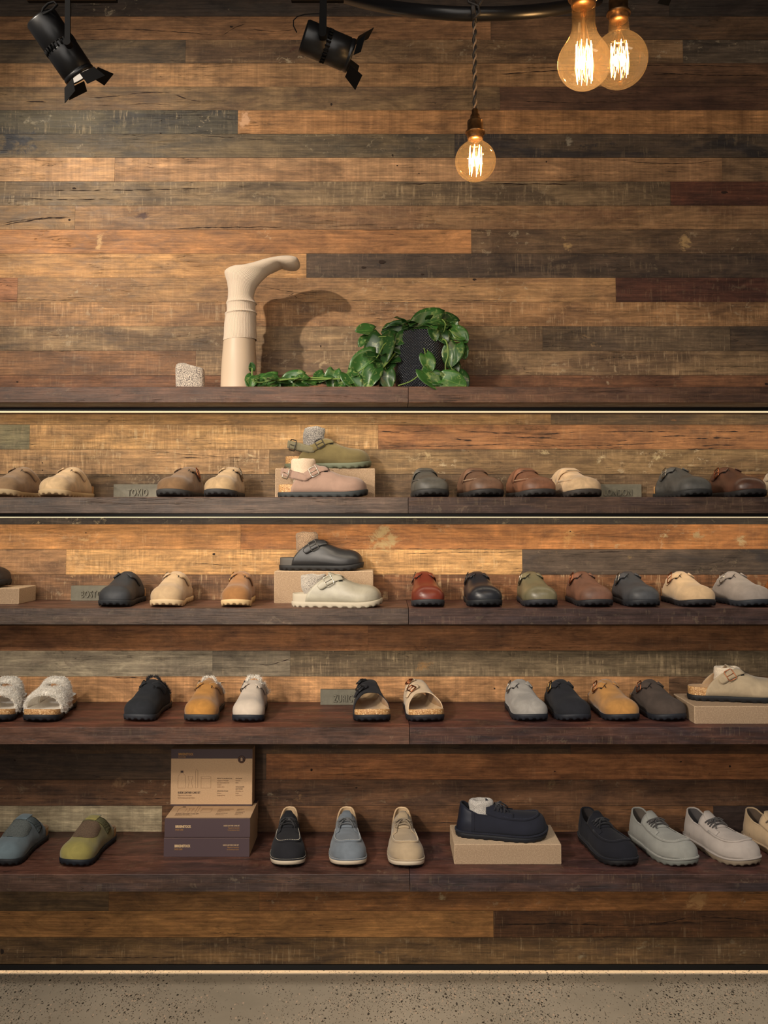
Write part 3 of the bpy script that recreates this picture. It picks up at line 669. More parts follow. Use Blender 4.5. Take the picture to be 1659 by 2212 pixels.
def clog(name, loc, rz, mat, label, cat, group=None, side=1, solec=(46, 48, 52), buck='silver', shear=None, heel_strap=None, knit=None, insole=(176, 146, 112),
         hs=1.0, ws=1.0, L=.243, tongue_lab=None, sole2=None, evabed=None, strapmat=None, flare=.003, webbing=None, collar=False):
    root = tag(empty(name, loc, rz), label, cat, group)
    fm = Form('clog', side, L, hs, ws*.95)
    lining = SHEAR if shear else suede(insole, .1)
    sole(fm, root, rubber(solec), .0165, .0030)
    footbed(fm, root, mats=[evabed, evabed] if evabed else None)
    # upper: two halves meeting on the centre line, open behind
    b = MB(); npz, nt = 22, 34
    def tb(ph):
        q = math.sin(ph); return .155+.275*q**1.25 - .022*max(0, (q-.93)/.07)
    for hf in (0, 1):
        rows = []
        for i in range(npz+1):
            ph = PI/2*i/npz; row = []; t0 = tb(ph)
            for j in range(nt+1):
                u = j/nt; u = 1-(1-u)**1.25
                t = t0+(1-t0)*u
                p = fm.P(ph if hf == 0 else PI-ph, t)
                if u < .3: p.z += flare*(1-u/.3)**2*max(0, math.sin(ph)-.85)/.15
                if i == 0: p.z -= .002
                row.append(p)
            rows.append(row)
        b.grid(rows, 0, flip=bool(hf))
    up = b.build('upper', [mat, lining], root, merge=.0002)
    solidify(up, .0028, -1, 1)
    # seam line where the toe piece meets the wings, seen as a rim along the sole
    sm = strapmat or mat
    o = side  # buckle side is the outer side: side=1 -> photo left
    A = lambda d: d if o < 0 else 180-d
    if not webbing:
        # strap pieces either side of the tongue, slots cut beside it
        p, n = path(fm, [(A(73), .555), (A(60), .505), (A(44), .435), (A(30), .365), (A(20), .305)])
        hw = [.0112]*len(p); hw[-1] = .0045; hw[-2] = .0085; hw[-3] = .0105
        st = band(p, n, hw, .0046, arch=.0012).build('strap', sm, root); solidify(st, .0026)
        k = 10; buckle(p[k], n[k], p[k+1]-p[k-1], st, METAL[buck])
        p2, n2 = path(fm, [(A(107), .555), (A(122), .495), (A(142), .42), (A(158), .34)])
        st = band(p2, n2, .0112, .0042, arch=.001).build('strap', sm, root); solidify(st, .0026)
        b = MB()
        for dd, nn_ in ((72.5, 1), (107.5, 1)):
            b = MB(); q, m_ = path(fm, [(A(dd), .50), (A(dd), .61)], 6); band(q, m_, .0012, .0050, b=b); b.build('strap_slot', plain('slot_dark', (12, 11, 11), .9), root)
        b = MB(); q, m_ = path(fm, [(A(50), .53), (A(58), .57)], 4); band(q, m_, .0022, .0012, b=b)
        b.build('notch', plain('slot_dark', (12, 11, 11), .9), root)
    else:
        # ribbed webbing over the instep with a flat plastic buckle
        p, n = path(fm, [(A(14), .34), (A(40), .40), (A(65), .445), (A(82), .46), (A(98), .46), (A(120), .44), (A(145), .38), (A(166), .32)], 30)
        st = band(p, n, .0120, .0035, arch=.0006).build('webbing_strap', webbing, root); solidify(st, .002)
        p, n = path(fm, [(A(74), .44), (A(106), .44)], 10)
        st = band(p, n, .0165, .0052, arch=.001).build('tongue_cover', mat, root); solidify(st, .002)
        q, m_ = path(fm, [(A(36), .385), (A(50), .415)], 5)
        st = band(q, m_, .0135, .0062).build('clip', plain('clip_plastic', tuple(x*.55 for x in knit[1]), .5), root); solidify(st, .003)
        # knitted panel let into the vamp
        b = MB(); rows = []
        for i in range(15):
            u = i/14; t = .50+.27*u; hwid = (52-10*u**3)
            rows.append([fm.P(R(90+hwid*(2*j/14-1)*(math.sqrt(max(.02, 1-max(0, (u-.35)/.66)**2)))), t, .0012+.0016*(1-abs(2*j/14-1)**4)) for j in range(15)])
        b.grid(rows); b.build('knit_panel', knit[0], root)
    if collar: pass
    if shear:
        s = []
        for i in range(60):
            ph = PI*i/59; q = math.sin(ph)
            if q < .18: continue
            t = tb(ph if ph < PI/2 else PI-ph)+.004
            pp = fm.P(ph, t); pp.z += .010*max(0, q-.85)/.15
            nn = (Vector((0, .75, .8)) + fm.N(ph, t)*.35).normalized()
            s.append((pp, nn))
        s2 = [fm.P(R(A(56)), .53, .002)]
        bb = fur(s, 2200, shear[1]*.75, 3, wid=.0004); 
        for ph, t in ((A(64), .50), (A(118), .49)): fur([(fm.P(R(ph), t-.01, .001), fm.N(R(ph), t))], 60, .006, 5, b=bb)
        bb.build('shearling_trim', shear[0], root, recalc=False)
    if heel_strap:
        hm = heel_strap
        pts = []; nn = []
        for i in range(25):
            u = i/24; a = PI*(u)
            t = .30-.27*math.sin(a); z = fm.zs+.043+.020*math.sin(a)
            x = fm.cx(t)-o*math.cos(a)*fm.w(max(.1, t))*.98
            pts.append(Vector((x, L*(.5-t), z))); nn.append(Vector((-o*math.cos(a), math.sin(a)*1.0, .10)).normalized())
        st = band(pts, nn, .0118, .002, arch=.0008).build('heel_strap', hm, root); solidify(st, .002)
        k = 6; buckle(pts[k], nn[k], pts[k+1]-pts[k], st, METAL[buck], w=.0165, l=.0145, off=.005, r=.0018, name='buckle')
        b = MB(); tt = (pts[1]-pts[0]).normalized(); q = [pts[0]-tt*.016+nn[0]*.002, pts[0]-tt*.006+nn[0]*.003, pts[3]+nn[3]*.003]
        st = band(q, [nn[0]]*3, [.005, .009, .0095], .002).build('strap_end', hm, root); solidify(st, .002)
    return root

def sandal(name, loc, rz, mat, label, cat, group=None, side=1, solec=(40, 44, 52), kind='suede', buck='copper', tri=False):
    root = tag(empty(name, loc, rz), label, cat, group)
    fm = Form('clog', side, LS, 1.0, 1.0)
    sole(fm, root, rubber(solec), .0165, .0028)
    footbed(fm, root, heel=.024, front=.016, open_toe=True, mats=[cork(), SHEAR if kind == 'fur' else suede((186, 158, 120), .1)])
    A = lambda d: d if side < 0 else 180-d
    straps = [(.60, .030, .052 if kind != 'fur' else .050), (.37, .026, .0)]
    if kind == 'fur':
        for idx, (t0, hw) in enumerate(((.70, .034), (.42, .027))):
            b = MB(); P = []
            for i in range(29):
                ph = PI*i/28; row = []
                for j in range(11):
                    u = -1+2*j/10; t = t0 + hw*u*4*(.75+.25*abs(math.cos(ph)))*1.0 - .03*abs(math.cos(ph))*(1 if idx == 0 else -.2)
                    p = fm.P(ph, min(.97, t)); p.z = max(p.z, fm.zs+.002)
                    p.z += .007 if t > .72 else .002
                    p = p + fm.N(ph, min(.9, t))*(.007*(1-u*u))
                    row.append(p)
                P.append(row)
            b.grid(P); so = [(Vector(p), fm.N(PI*i/28, min(.9, t0))) for i, r in enumerate(P) for p in r]
            edge = [(Vector(r[j]), (fm.N(PI*i/28, t0)*.3+Vector((0, -1 if j == 10 else 1, -.1))).normalized()) for i, r in enumerate(P) for j in (0, 10)]
            o = b.build('fluffy_strap', SHEAR, root); solidify(o, .005)
            bb = fur(so, 9000, .0050, 11+idx, wid=.0004); fur(edge, 2500, .0060, 21+idx, b=bb, wid=.0004)
            bb.build('fleece', SHEAR, o, recalc=False)
        for t0 in (.64, .38):
            c = fm.P(R(A(40)), t0, .011); buckle(c, fm.N(R(A(40)), t0), fm.P(R(A(50)), t0)-fm.P(R(A(30)), t0), root, METAL['brass'], w=.013, l=.008, off=.0, r=.0018)
    else:
        # wide upper cut open at toe and heel
        b = MB()
        for hf in (0, 1):
            rows = []
            for i in range(23):
                ph = PI/2*i/22; row = []; q = math.sin(ph)
                a0 = .22+.13*q**1.5; 
                sd = 1 if ((hf == 0) == (side > 0)) else 0
                a1 = .86-.14*q**2.2 - (.05*sd*math.cos(ph))
                for j in range(23):
                    t = a0+(a1-a0)*j/22
                    p = fm.P(ph if hf == 0 else PI-ph, t); p.z += .012*max(0, (t-.55)/.3)*q
                    if i == 0: p.z = fm.zs
                    row.append(p)
                rows.append(row)
            b.grid(rows, 0, flip=bool(hf))
        up = b.build('upper', [mat, suede((150, 116, 74), .1)], root, merge=.0002); solidify(up, .0026, -1, 1)
        for t0, dt in ((.62, .02), (.42, .02)):
            p, n = path(fm, [(A(30), t0+.04), (A(48), t0+.02), (A(68), t0), (A(86), t0-.02)], 14)
            p = [q+Vector((0, 0, .012*max(0, (t0-.50)/.3))) for q in p]
            hw = [.010]*15; hw[-1] = .005; hw[-2] = .0085
            st = band(p, n, hw, .004, arch=.001).build('strap', mat, root); solidify(st, .002)
            k = 8; buckle(p[k], n[k], p[k+1]-p[k-1], st, METAL[buck], w=.012, l=.010, off=.006, r=.0019 if buck == 'copper' else .0015)
    return root

def u_path(fm, n=40, t0=.47, tend=.80, ph0=48, off=.0):
    """the U of a moccasin seam, from one side of the throat round the toe to the other"""
    P = []; N = []
    for i in range(n+1):
        u = i/n*2-1; s = abs(u)
        # superellipse in (phi,t)
        a = PI/2*(1-s) # 0 at ends -> pi/2 at toe
        t = t0+(tend-t0)*math.sin(a)**.62; ph = 90+math.copysign(1, u)*(90-ph0)*(math.cos(a)**.55)*(1 if s > 0 else 0)
        P.append(fm.P(R(ph), t)); N.append(fm.N(R(ph), t))
    return P, N
def stitches(P, N, parent, mat, off=.002, step=.0038, ln=.0019, r=.00042, name='stitching', side_off=0):
    b = MB(); acc = 0; L = 0
    for i in range(len(P)-1):
        seg = (P[i+1]-P[i]); d = seg.length
        while acc < d:
            c = P[i]+seg*(acc/d); t = seg.normalized(); n = N[i]
            c = c+n*off
            if side_off: c = c+n.cross(t).normalized()*side_off
            b.tube([c-t*ln*.5, c+t*ln*.5], r, 4); acc += step
        acc -= d
    return b.build(name, mat, parent)
def moc(name, loc, rz, mat, label, cat, group=None, side=1, lace=(60, 56, 54), stitch=(180, 170, 150), lining=(206, 178, 142), style='wedge', solec=(222, 206, 182),
        ws=1.0, hs=1.0, heelm=None, smooth_tongue=None):
    root = tag(empty(name, loc, rz), label, cat, group)
    fm = Form('moc', side, .262, hs, ws, zs=.019)
    lm = suede(lining, .08)
    if style == 'wedge':
        sole(fm, root, rubber((24, 22, 22)), .005, .0015, notch=.0025, name='outsole', taper=.0)
        b = MB(); rr = [sole_ring(fm, 1, .0042, out=.0005), sole_ring(fm, 1, .0048, out=.003), sole_ring(fm, 1, .0150, out=.0042), sole_ring(fm, 1, .0160, out=.0042), sole_ring(fm, .8, .0160, out=-.004)]
        b.grid(rr, wrap=True); b.build('midsole', rubber(solec), root, merge=.00001)
        b = MB(); rr = [sole_ring(fm, 1, .0158, out=.001), sole_ring(fm, 1, .0158, out=.0046), sole_ring(fm, 1, .0190, out=.0046), sole_ring(fm, 1, .0195, out=.0036), sole_ring(fm, 1, .0195, out=-.002)]
        b.grid(rr, wrap=True); b.build('welt', mat, root, merge=.00001)
        ws_ = sole_ring(fm, 1, .0200, out=.0038); ws_ = ws_+[ws_[0]]; up = [Vector((0, 0, 1))]*len(ws_)
        stitches(ws_, up, root, plain('thread_light', stitch, .8), off=.0002, name='welt_stitching')
    else:
        sole(fm, root, rubber(solec), .0150, .0030, notch=.004, name='outsole')
        b = MB(); rr = [sole_ring(fm, 1, .0148, out=.001), sole_ring(fm, 1, .0148, out=.0046), sole_ring(fm, 1, .0190, out=.0046), sole_ring(fm, 1, .0195, out=.0036), sole_ring(fm, 1, .0195, out=-.002)]
        b.grid(rr, wrap=True); b.build('welt', mat, root, merge=.00001)
        ws_ = sole_ring(fm, 1, .0200, out=.0036); ws_ = ws_+[ws_[0]]
        stitches(ws_, [Vector((0, 0, 1))]*len(ws_), root, plain('thread_tone', stitch, .8), off=.0002, name='welt_stitching', step=.005, ln=.0032)
    # insole
    b = MB(); rr = [sole_ring(fm, .86, .0185, out=-.006), sole_ring(fm, .6, .0235, out=-.01), sole_ring(fm, .2, .0235, out=-.012)]; n0 = b.grid(rr, wrap=True)
    b.face([n0+2*112+k for k in range(112)]); b.build('insole', lm, root)
    tth = .46
    def hc(t):  # collar height above zb
        c = np.interp(t, [0, .06, .14, .24, .34, .42, .46], [.070, .067, .056, .045, .044, .052, .0615])*hs
        return float(c)
    def phm(t):
        if t >= tth: return PI/2
        r = min(1, hc(t)/max(.001, fm.hh(t))); return max(.2, math.asin(r)) if r < 1 else PI/2
    ts = [(1-math.cos(PI*k/52))/2 for k in range(53)]
    b = MB()
    for hf in (0, 1):
        rows = []
        for t in ts:
            pm = phm(t); row = []
            for i in range(17):
                ph = pm*i/16
                p = fm.P(ph if hf == 0 else PI-ph, t)
                if t > .965: p.z -= .004*(t-.965)/.035
                row.append(p)
            # heel leans slightly forward at the top
            if t < .12:
                for i, p in enumerate(row): p.y -= .010*(p.z-fm.zs)/.06*(1-t/.12)
            rows.append(row)
        b.grid(rows, 0, flip=bool(hf))
    up = b.build('upper', [mat, lm], root, merge=.0003); solidify(up, .003, -1, 1)
    # padded collar
    cp = []
    for k in range(41):
        u = k/40*2-1; t = .44*abs(u)**1.15 if abs(u) > 0 else 0; t = max(t, .0004)
        pm = phm(t)*.985; p = fm.P(pm if u > 0 else PI-pm, t)
        if t < .12: p.y -= .010*(p.z-fm.zs)/.06*(1-t/.12)
        cp.append(p+Vector((-.0015*math.copysign(1, u) if t > .02 else 0, -.001, .000)))
    b = MB(); b.tube(cp, .0026, 8); b.build('collar', mat if style != 'wedge' else leather(lining, .5), root)
    # raised moccasin seam with its lip
    P, N = u_path(fm, 48, t0=.50, tend=.90, ph0=46)
    b = MB(); b.tube([p+n*.0014 for p, n in zip(P, N)], .0032, 8); b.build('apron_seam', mat, root)
    stitches(P, N, root, plain('thread_seam', stitch, .8), off=.0040, side_off=-.0022, step=.0046, ln=.0026, r=.0007)
    # facings left and right of the tongue
    for s_ in (1, -1):
        rows = []; 
        for i in range(11):
            u = i/10; t = .33+.30*u
            a_in = 90-s_*(13+11*u); a_out = 90-s_*(52-4*u)
            rows.append([fm.P(R(a_in+(a_out-a_in)*j/6), t, .0016+.0022*(1-j/6)) for j in range(7)])
        b = MB(); b.grid([[p for p in r] for r in rows if True]); o = b.build('facing', mat, root); solidify(o, .0018)
    # tongue
    rows = []
    for i in range(9):
        u = i/8; t = .56-.24*u; ww = 17+9*math.sin(PI*min(1, u*.6)); ww *= math.sqrt(max(.08, 1-(max(0, u-.55)/.5)**2))
        rr = []
        for j in range(9):
            a = 90+ww*(2*j/8-1); p = fm.P(R(a), max(t, .34), .003)
            p.z += .003*u
            if t < .36: p.y += (max(0, .34-t))*fm.L*.7; p.z += (.36-t)*.10
            rr.append(p)
        rows.append(rr)
    b = MB(); b.grid(rows); o = b.build('tongue', [mat, lm], root); solidify(o, .0025, -1, 1)
    # laces
    lmat = cloth('lace', tuple(x*.7 for x in lace), lace, 1400)
    b = MB()
    def lp(ks, r=.0021, lift=.0055):
        p, n = path(fm, ks, 14); m = len(p)
        b.tube([q+k*(lift+.0028*math.sin(PI*i/(m-1))) for i, (q, k) in enumerate(zip(p, n))], r, 6)
    lp([(60, .50), (90, .47), (120, .46)]); lp([(120, .50), (90, .475), (60, .46)]); lp([(62, .535), (90, .525), (118, .535)])
    lp([(60, .455), (92, .44), (122, .42)]); lp([(118, .455), (88, .43), (58, .42)])
    # bow: loops and ends
    c = fm.P(PI/2, .455, .010)
    for s_ in (1, -1):
        q = [c, c+Vector((s_*.010, -.004, .004)), c+Vector((s_*.020, -.010, -.001)), c+Vector((s_*.022, -.004, -.005)), c+Vector((s_*.012, .002, .001)), c]
        b.tube(q, .0019, 6); b.tube([c, c+Vector((s_*.010, -.010, .0)), c+Vector((s_*.017, -.020, -.007)), c+Vector((s_*.021, -.028, -.015))], .0018, 6)
    b.tube([c-Vector((.003, 0, 0)), c+Vector((.003, 0, 0))], .003, 8)
    b.build('lace', lmat, root)
    # heel counter seam
    for s_ in (1, -1):
        b = MB(); q = [fm.P(R(90-s_*(90-a)), t, .0008) for a, t in ((3, .20), (20, .205), (30, .20), (33, .19))]; b.tube(q, .0008, 5); b.build('heel_seam', mat, root)
    if heelm:
        rows = []
        for k in range(21):
            u = k/20*2-1; t = max(.0006, .17*abs(u)**1.6); row = []
            for i in range(9):
                ph = phm(t)*.96*i/8; p = fm.P(ph if u > 0 else PI-ph, t, .0008)
                p.y -= .010*(p.z-fm.zs)/.06*max(0, (1-t/.12)); row.append(p)
            rows.append(row)
        b = MB(); b.grid(rows); b.build('heel_counter', heelm, root, merge=.0001)
    return root

def slipper(name, loc, rz, mat, label, cat, group=None, side=1, solec=(48, 48, 50), stitch=(214, 198, 168), dashes=True):
    """clog with a low stitched toe wall and a raised plug over the instep"""
    root = tag(empty(name, loc, rz), label, cat, group)
    fm = Form('clog', side, .245, 1.0, .98)
    sole(fm, root, rubber(solec), .0165, .003, notch=.006)
    footbed(fm, root)
    b = MB()
    def shape(ph, t):
        p = fm.P(ph, t); z = p.z-fm.zb(t)
        wl = .036
        if z > wl and t > .45:  # plug sits inside the wall
            k = min(1, (z-wl)/.004)*min(1, (t-.45)/.1)
            p.x = fm.cx(t)+(p.x-fm.cx(t))*(1-.12*k)
        return p
    for hf in (0, 1):
        rows = []
        for i in range(27):
            ph = PI/2*i/26; row = []; t0 = .08+.33*math.sin(ph)**1.3
            for j in range(37):
                u = j/36; t = t0+(1-t0)*(1-(1-u)**1.25); row.append(shape(ph if hf == 0 else PI-ph, t))
            rows.append(row)
        b.grid(rows, 0, flip=bool(hf))
    up = b.build('upper', [mat, suede((170, 140, 108), .1)], root, merge=.0002); solidify(up, .0026, -1, 1)
    P = []; N = []
    for i in range(45):
        u = i/44*2-1; s = abs(u); t = .52+.34*math.sqrt(max(0, 1-s**2.6))
        h = fm.hh(t); n_ = 3.2-.6*max(0, min(1, (t-.45)/.3)); rr = min(.98, .0335/h)
        ph = math.asin(rr**(n_/2)); ph = ph if u < 0 else PI-ph
        P.append(fm.P(ph, t)); N.append(fm.N(ph, t))
    b = MB(); b.tube([p+n*.0012 for p, n in zip(P, N)], .0024, 7); b.build('wall_seam', mat, root)
    if dashes: stitches(P, [ (n+Vector((0, 0, 1))).normalized() for n in N], root, plain('thread_pale', stitch, .8), off=.0040, step=.0046, ln=.0026, r=.0006)
    # saddle band with its slit
    p, n = path(fm, [(14, .43), (45, .50), (70, .545), (90, .555), (110, .545), (135, .50), (166, .43)], 24)
    st = band(p, n, .0135, .0022, arch=.0008).build('saddle', mat, root); solidify(st, .0018)
    p, n = path(fm, [(66, .585), (90, .592), (114, .585)], 12)
    band(p, n, .0011, .0035).build('slit', plain('slot_dark', (12, 11, 11), .9), root)
    return root

def sock_roll(name, loc, mat, label, r=.030, h=.08, top=None, rz=0, seed=1, tilt=(0, 0), cat='sock', sq=.85, group=None, slouch=.004, topcrease=True):
    rnd = random.Random(seed); b = MB(); rows = []; n = 36
    if top: h = at(PPX, top, loc[1]).z-loc[2]
    prof = [(.0, .60), (.08, .66), (.2, .78), (.35, .92), (.5, 1.01), (.62, .97), (.75, 1.0), (.87, 1.03), (.94, 1.02), (.985, .95), (1.0, .84), (.99, .72), (.93, .62), (.8, .6)]
    for u, k in prof:
        row = []
        for i in range(n):
            a = 2*PI*i/n
            rr = r*k*(1+.05*mnoise.noise(Vector((math.cos(a)*1.3, math.sin(a)*1.3, u*6+seed*5)))+slouch/r*mnoise.noise(Vector((math.cos(a)*.5, seed*2.7, u*11))))
            z = h*u*(1+.05*mnoise.noise(Vector((math.cos(a)*1.5, math.sin(a)*1.5, seed))))
            row.append((rr*math.cos(a)*1.0+tilt[0]*u, rr*math.sin(a)*sq+tilt[1]*u, z))
        rows.append(row)
    n0 = b.grid(rows, wrap=True); b.face([n0+k for k in range(n)][::-1])
    o = b.build(name, mat, None); o.location = loc; o.rotation_euler = (0, 0, rz)
    s = o.modifiers.new('smooth', 'SUBSURF'); s.levels = 1; s.render_levels = 1
    return tag(o, label, cat, group)

# ------------------------------------------------------------------ text
def text_mesh(s, size, extrude, xs=1.0, sp=1.0, align='CENTER', bold=0.0):
    c = bpy.data.curves.new('lettering', 'FONT'); c.body = s; c.size = size; c.extrude = extrude; c.align_x = align; c.space_character = sp; c.offset = bold
    c.resolution_u = 3
    o = bpy.data.objects.new('tmp', c); COL.objects.link(o)
    dg = bpy.context.evaluated_depsgraph_get(); me = bpy.data.meshes.new_from_object(o.evaluated_get(dg))
    bpy.data.objects.remove(o); me.transform(Matrix.Diagonal((xs, 1, 1, 1))); return me
def put_text(s, size, extrude, loc, mat, parent, xs=1.0, sp=1.0, align='CENTER', name='lettering', rot=(PI/2, 0, 0), bold=0.0):
    me = text_mesh(s, size, extrude, xs, sp, align, bold); o = link(name, me, mat, parent); o.location = loc; o.rotation_euler = rot; return o

def place(px, k, ydist=None, L=LS):
    """point on shelf k: photo column px, ydist = distance of the object's middle from the shelf front edge"""
    z, d = SH[k]; Y = -d+ydist
    return (xat(px, Y, z), Y, z)

# name blocks
SIGN = NT('block_metal'); _g = SIGN.noise(SIGN.coord(), 60, 4)
SIGN = SIGN.set(Base_Color=SIGN.ramp(_g, [(.3, rgba((100, 97, 84))), (.7, rgba((116, 112, 97)))]), Roughness=.55, Metallic=.15)
def block(k, x0, x1, text, label, tx, ty=-.03, size=.030, h=.047, th=.014, xs=.62):
    z, d = SH[k]; a = xat(x0, ty, z+.02); b_ = xat(x1, ty, z+.02)
    r = tag(empty('name_block', ((a+b_)/2, ty, z)), label, 'sign')
    b = MB(); w = (b_-a)/2; b.box((-w, 0, 0), (w, th, h)); b.build('block', SIGN, r, smooth=False, bevel=.001)
    put_text(text, size, .0035, (tx*w, -.001, .0105), SIGN, r, xs=xs, sp=1.16, bold=.0004)
block(2, 245, 351, 'TOKIO', 'small grey block with raised letters TOKIO', -.0)
block(2, 1282, 1386, 'LONDON', 'small dark block with raised letters beside the grey clog on the second shelf', .0)
block(3, 153, 262, 'BOSTON', 'small grey block with raised letters BOSTON, partly behind a black clog', -.08)
block(4, 692, 800, 'ZURICH', 'small olive grey block with raised letters ZURICH behind a black sandal', .0, ty=-.045)

# burlap risers
BURLAP = weave('burlap', (160, 134, 108), (218, 192, 160), 1500, .9)
def riser(k, x0, x1, y0, y1, h, label, rz=0):
    z, d = SH[k]; a = xat(x0, y0, z+.02) if not isinstance(x0, str) else 0; c = xat(x1, y0, z+.02)
    b = MB(); w = (c-a)/2; dd = (y1-y0); b.box((-w, 0, 0), (w, dd, h))
    o = b.build('riser_block', BURLAP, None, smooth=False, bevel=.0025); o.location = ((a+c)/2, y0, z)
    return tag(o, label, 'display block', 'burlap display blocks')
riser(2, 594, 810, -.115, -.012, .092, 'burlap covered block on the second shelf behind a taupe clog')
riser(3, 592, 806, -.120, -.012, .098, 'burlap covered block on the middle shelf under a black clog')
riser(3, -170, 41, -.150, -.02, .048, 'burlap covered block at the left edge of the middle shelf')
riser(4, 1500, 1760, -.300, -.12, .050, 'burlap covered block at the right end of the fourth shelf')
riser(5, 981, 1213, -.262, -.10, .056, 'low burlap covered block on the lowest shelf under a navy shoe')

# ---- second shelf
Zr = .092
clog('clog', place(42, 2, .135), R(-9), suede((150, 122, 92)), 'tan brushed clog at the far left of the second shelf', 'clog', 'clogs on the second shelf', side=1, solec=(182, 158, 122), buck='dark')
clog('clog', place(149, 2, .135), R(-9), suede((206, 176, 136)), 'pale sand clog left of the TOKIO block', 'clog', 'clogs on the second shelf', side=1, solec=(190, 164, 126), buck='dark')
clog('clog', place(398, 2, .13), R(-6), suede((126, 98, 70)), 'brown brushed clog directly right of the TOKIO block', 'clog', 'clogs on the second shelf', side=-1, solec=(70, 70, 70), buck='copper')
clog('clog', place(493, 2, .13), R(-3), suede((184, 156, 118)), 'beige suede clog between the TOKIO block and the burlap riser', 'clog', 'clogs on the second shelf', side=-1, solec=(66, 66, 68), buck='silver', ws=.96)
x, y, z = place(697, 2, .080)
clog('clog', (x, y, z), R(86), suede((160, 132, 116), .1), 'taupe heel-strap clog with two steel buckles in front of the burlap block', 'clog', 'heel-strap clogs', side=1, solec=(66, 72, 74), buck='silver', L=.266, flare=.008, heel_strap=suede((160, 132, 116), .1))
x, y, z = place(708, 2, .187)
clog('clog', (x, -.072, z+Zr), R(88), suede((118, 106, 70), .12), 'olive suede heel-strap clog standing on the burlap block', 'clog', 'heel-strap clogs', side=1, solec=(98, 104, 84), buck='dark', L=.266, flare=.008, heel_strap=suede((122, 116, 92), .1))
S_GREY = cloth('knit_grey', (60, 60, 66), (180, 174, 166), 800, (.42, .60), stretch=(1, 1, .5))
S_CREAM = cloth('knit_cream', (196, 172, 146), (230, 208, 182), 700, (.3, .7))
S_BROWN = cloth('knit_brown', (84, 66, 54), (172, 146, 120), 800, (.42, .58), stretch=(.6, .6, 1.5))
S_SALT = cloth('knit_salt', (76, 72, 74), (214, 204, 188), 850, (.40, .56), stretch=(1.6, 1.6, .6))
S_WHITE = cloth('knit_white', (206, 186, 160), (240, 226, 204), 600, (.3, .7), bump=1)
S_LIGHT = cloth('knit_light_grey', (130, 126, 122), (206, 200, 192), 900, (.4, .6), stretch=(1, 1, .6))
sock_roll('sock', (xat(676, -.075, 1.56), -.076, 1.465+Zr+.026), S_GREY, 'charcoal flecked wool sock bunched in the olive clog', .034, .090, top=924, seed=3, tilt=(.002, 0), sq=.8, slouch=.007)
sock_roll('sock', (xat(655, -.17, 1.5), -.178, 1.465+.026), S_CREAM, 'cream knitted sock folded inside the taupe clog', .037, .086, top=991, seed=5, sq=.75)
for px, c, lb, so, rz in ((920, (86, 84, 78), 'charcoal stitched slip-on clog, first right of the burlap block', (58, 58, 58), 6), (1029, (112, 84, 66), 'dark brown leather slip-on clog with pale stitched toe wall', (52, 50, 50), 12),
                      (1138, (128, 88, 66), 'reddish brown slip-on clog with stitched toe wall', (70, 68, 68), 12), (1233, (208, 178, 140), 'cream suede slip-on clog beside the dark block', (80, 74, 70), 12)):
    m = suede(c) if px > 1200 else leather(c, .5)
    slipper('clog', place(px, 2, .128), R(rz), m, lb, 'clog', 'stitched slip-on clogs', side=1, solec=so, stitch=(60, 58, 54) if px == 920 else (220, 204, 176))
clog('clog', place(1466, 2, .13), R(11), leather((84, 84, 82), .55), 'slate grey clog right of the dark block', 'clog', 'clogs on the second shelf', side=1, solec=(58, 60, 62), buck='silver')
clog('clog', place(1580, 2, .13), R(11), leather((92, 64, 52), .35), 'dark brown oiled leather clog with copper buckle on the second shelf', 'clog', 'clogs on the second shelf', side=1, solec=(52, 50, 52), buck='copper')
clog('clog', place(1698, 2, .13), R(11), suede((206, 190, 164)), 'off-white clog cut by the right edge of the photo', 'clog', 'clogs on the second shelf', side=1, solec=(150, 130, 100), buck='silver')

# ---- middle shelf
clog('clog', (xat(-62, -.085, 1.2), -.085, 1.145+.048), R(75), leather((50, 42, 38), .5), 'dark clog on the block at the left edge of the middle shelf', 'clog', 'clogs on the middle shelf', side=1, solec=(40, 36, 36), buck='dark')
row3 = [(270, -5, leather((52, 54, 58), .6), 'black nubuck clog in front of the BOSTON block', (50, 54, 60), 'brass', 1), (377, -4, suede((190, 162, 126), .12), 'beige clog with pale sole, right of the black one', (206, 180, 142), 'silver', 1),
        (520, -2, suede((150, 106, 64), .15), 'caramel brown clog with pale sole, left of the burlap block', (208, 178, 132), 'brass', 1)]
for px, rz, m, lb, so, bk, sd in row3:
    clog('clog', place(px, 3, .130), R(rz), m, lb, 'clog', 'clogs on the middle shelf', side=sd, solec=so, buck=bk, ws=.98 if px != 520 else .88)
row3 = [(919, 1, leather((110, 48, 34), .34, .1), 'reddish chestnut leather clog', (58, 60, 66), 'dark', .94), (1035, 4, leather((34, 36, 42), .34, .1), 'smooth black leather clog with wide toe on the middle shelf', (34, 38, 44), 'black', .98),
        (1152, 3, leather((110, 104, 80), .36, .1), 'olive green leather clog on the middle shelf', (50, 52, 60), 'silver', .96), (1264, 6, leather((112, 78, 62), .55), 'oiled brown clog with a dark sole, middle shelf right', (44, 44, 50), 'copper', .98),
        (1364, 5, leather((66, 68, 72), .5), 'charcoal grey clog with dark sole on the middle shelf', (44, 48, 56), 'silver', .94), (1478, 6, suede((202, 172, 134), .12), 'cream nubuck clog with black sole', (48, 48, 54), 'copper', .98),
        (1592, 11, suede((150, 140, 132), .12), 'stone grey clog on the right of the middle shelf', (56, 62, 72), 'silver', .98), (1706, 11, leather((150, 92, 50), .5), 'tan clog just inside the right edge of the middle shelf', (56, 46, 44), 'copper', 1)]
for px, rz, m, lb, so, bk, w in row3:
    clog('clog', place(px, 3, .130), R(rz), m, lb, 'clog', 'clogs on the middle shelf', side=1, solec=so, buck=bk, ws=w)
